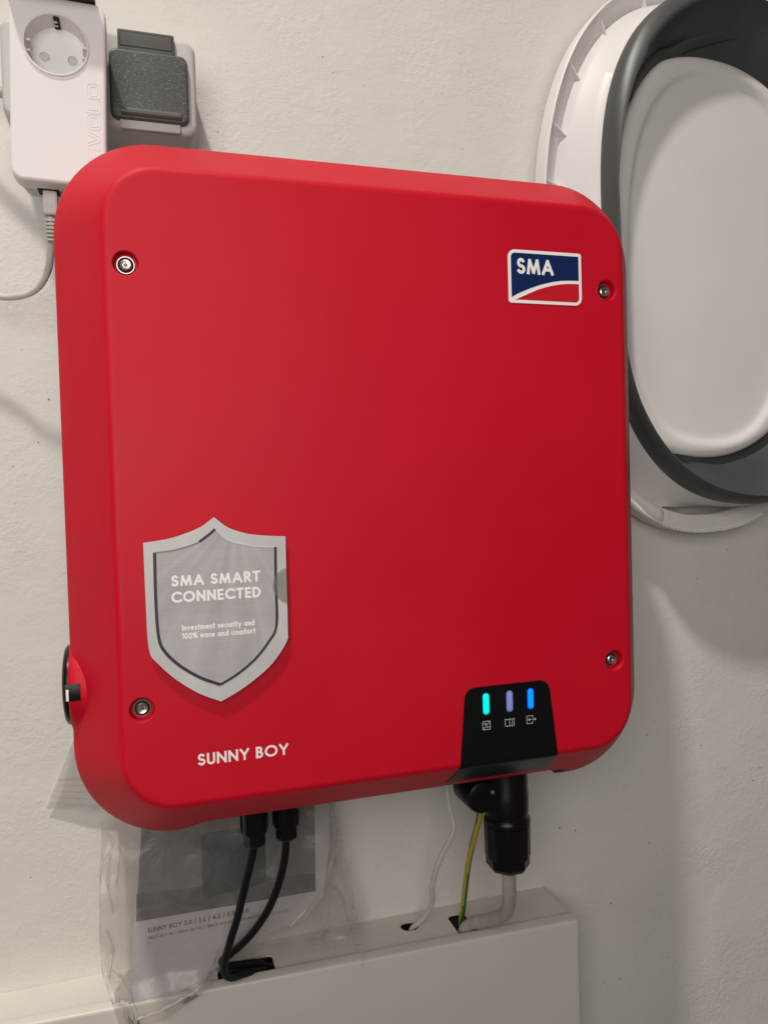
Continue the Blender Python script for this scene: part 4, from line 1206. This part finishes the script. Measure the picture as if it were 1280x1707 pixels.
def bag_sheet(off, seed, name):
    bm = bmesh.new(); NU, NV = 80, 80; rows = []
    for j in range(NV + 1):
        row = []
        for i in range(NU + 1):
            u, v_ = i / NU, j / NV
            x = -0.2105 + (0.2045) * u
            zb = lut(zbt, x); z = zb + (-0.20 - zb) * v_
            x2 = lut(xl, z) + (lut(xr, z) - lut(xl, z)) * u
            zb = lut(zbt, x2); z = zb + (-0.20 - zb) * v_
            ed_ = min(u, 1 - u, v_ * 1.2)
            amp = 0.0008 + 0.0009 * max(0, 1 - ed_ * 4)
            if off > 0: amp *= 0.7
            if z < -0.38 and x2 < -0.15: amp = 0.0014
            y = bag_y(x2, z) + off + amp * fold_(x2, z, seed) + 0.0004 * hsh(x2, z, seed)
            row.append((x2 + 0.0007 * hsh(z, x2, seed), min(y, -0.003), z + 0.0006 * hsh(x2 * 2, z, seed)))
        rows.append(row)
    add_loft(bm, rows, False)
    return link_bm(name, bm, FILM, bag, smooth=22)
bag_sheet(0.0, 0.0, "front_film")
bag_sheet(0.0110, 2.0, "back_film")
def crease(pts, w, nm, d=0.0012):
    P = smooth_path([(x, 0, z) for x, z in pts], 6)
    bm = bmesh.new(); rows = []
    for i, p in enumerate(P):
        t = (P[min(i + 1, len(P) - 1)] - P[max(i - 1, 0)]).normalized(); q = t.cross(Vector((0, 1, 0)))
        ww = w * (0.6 + 0.4 * sin(i * 1.1 + p.x * 300)) * (0.3 + 0.7 * sin(pi * (i + .5) / len(P)) ** .5)
        yy = bag_y(p.x, p.z) - d
        rows.append([(p.x + q.x * ww * k, yy - (0.0008 if k == 0 else 0), p.z + q.z * ww * k) for k in (-1, 0, 1)])
    add_loft(bm, rows, False)
    return link_bm(nm, bm, FILMD, bag, smooth=20)
crease([(x, z) for z, x in xl if -0.41 < z < -0.25], 0.0008, "side_seam")
crease([(x, z) for z, x in xr if -0.405 < z < -0.25], 0.0008, "side_seam")
crease([(x, z + .0008) for x, z in zbt if -0.19 < x < -0.12], 0.0010, "bottom_seam", .002)
crease([(x, z + .0008) for x, z in zbt if x > -0.105], 0.0009, "bottom_seam")
for pts, w in (([(-0.2060, -0.268), (-0.2010, -0.279), (-0.2085, -0.290)], .0016), ([(-0.2030, -0.285), (-0.2055, -0.305), (-0.2020, -0.330)], .0022), ([(-0.1975, -0.262), (-0.1960, -0.285), (-0.1990, -0.312)], .0012),
               ([(-0.2075, -0.340), (-0.2030, -0.358), (-0.2065, -0.378)], .0018), ([(-0.2040, -0.372), (-0.1960, -0.380), (-0.1900, -0.392)], .0020), ([(-0.2010, -0.392), (-0.1960, -0.3975), (-0.1930, -0.406)], .0030),
                              ([(-0.0240, -0.262), (-0.0200, -0.290), (-0.0235, -0.318), (-0.0300, -0.336)], .0022), ([(-0.0300, -0.337), (-0.0450, -0.352), (-0.0640, -0.366)], .0022), ([(-0.0300, -0.337), (-0.0180, -0.350), (-0.0120, -0.378)], .0018),
               ([(-0.0380, -0.378), (-0.0300, -0.360), (-0.0290, -0.345)], .0016), ([(-0.1870, -0.4100), (-0.1660, -0.4060), (-0.1400, -0.3960)], .0024), ([(-0.1400, -0.3960), (-0.1290, -0.3840), (-0.1230, -0.3720)], .0016)):
    crease(pts, w, "crease", .0014)
# loose zip top standing out at the left
bm = bmesh.new()
zp = [(-0.2508, -0.2497), (-0.2242, -0.1860), (-0.1750, -0.1800), (-0.1750, -0.2600), (-0.2111, -0.2578)]
rows = []
FA, FB, FC = (-0.2532, -0.2563), (-0.2259, -0.1910), (-0.2124, -0.2639)
for j in range(13):
    v_ = j / 12; row = []
    for i in range(13):
        u = i / 12
        l = (FA[0] + (FB[0] - FA[0]) * v_, FA[1] + (FB[1] - FA[1]) * v_); r_ = (-0.175, -0.2690 + 0.0800 * v_)
        x = l[0] + (r_[0] - l[0]) * u; z = l[1] + (r_[1] - l[1]) * u
        row.append((x, -0.0032 - 0.0060 * u - 0.0010 * sin(5 * u + 6 * v_), z + 0.0008 * sin(9 * u) * (1 - v_)))
    rows.append(row)
add_loft(bm, rows, False)
fl = link_bm("zip_flap", bm, film("zip_flap_film", 0.42, (0.72, 0.70, 0.66), 0.3, 18, 0.0004), bag, smooth=60)
for v_ in (0.08, 0.15, 0.22, 0.29, 0.36):
    rw = []
    for dv in (-0.006, 0.006) if v_ < .3 else (-0.012, 0.012):
        row = []
        for i in range(13):
            u = i / 12; q = v_ + dv
            l = (FA[0] + (FB[0] - FA[0]) * q, FA[1] + (FB[1] - FA[1]) * q); r_ = (-0.175, -0.2690 + 0.0800 * q)
            row.append((l[0] + (r_[0] - l[0]) * u, -0.0038 - 0.0060 * u - 0.0010 * sin(5 * u + 6 * q), l[1] + (r_[1] - l[1]) * u + 0.0008 * sin(9 * u) * (1 - q)))
        rw.append(row)
    bm = bmesh.new(); add_loft(bm, rw, False)
    link_bm("zip_rib", bm, FILMD, fl, smooth=None, fix=False)
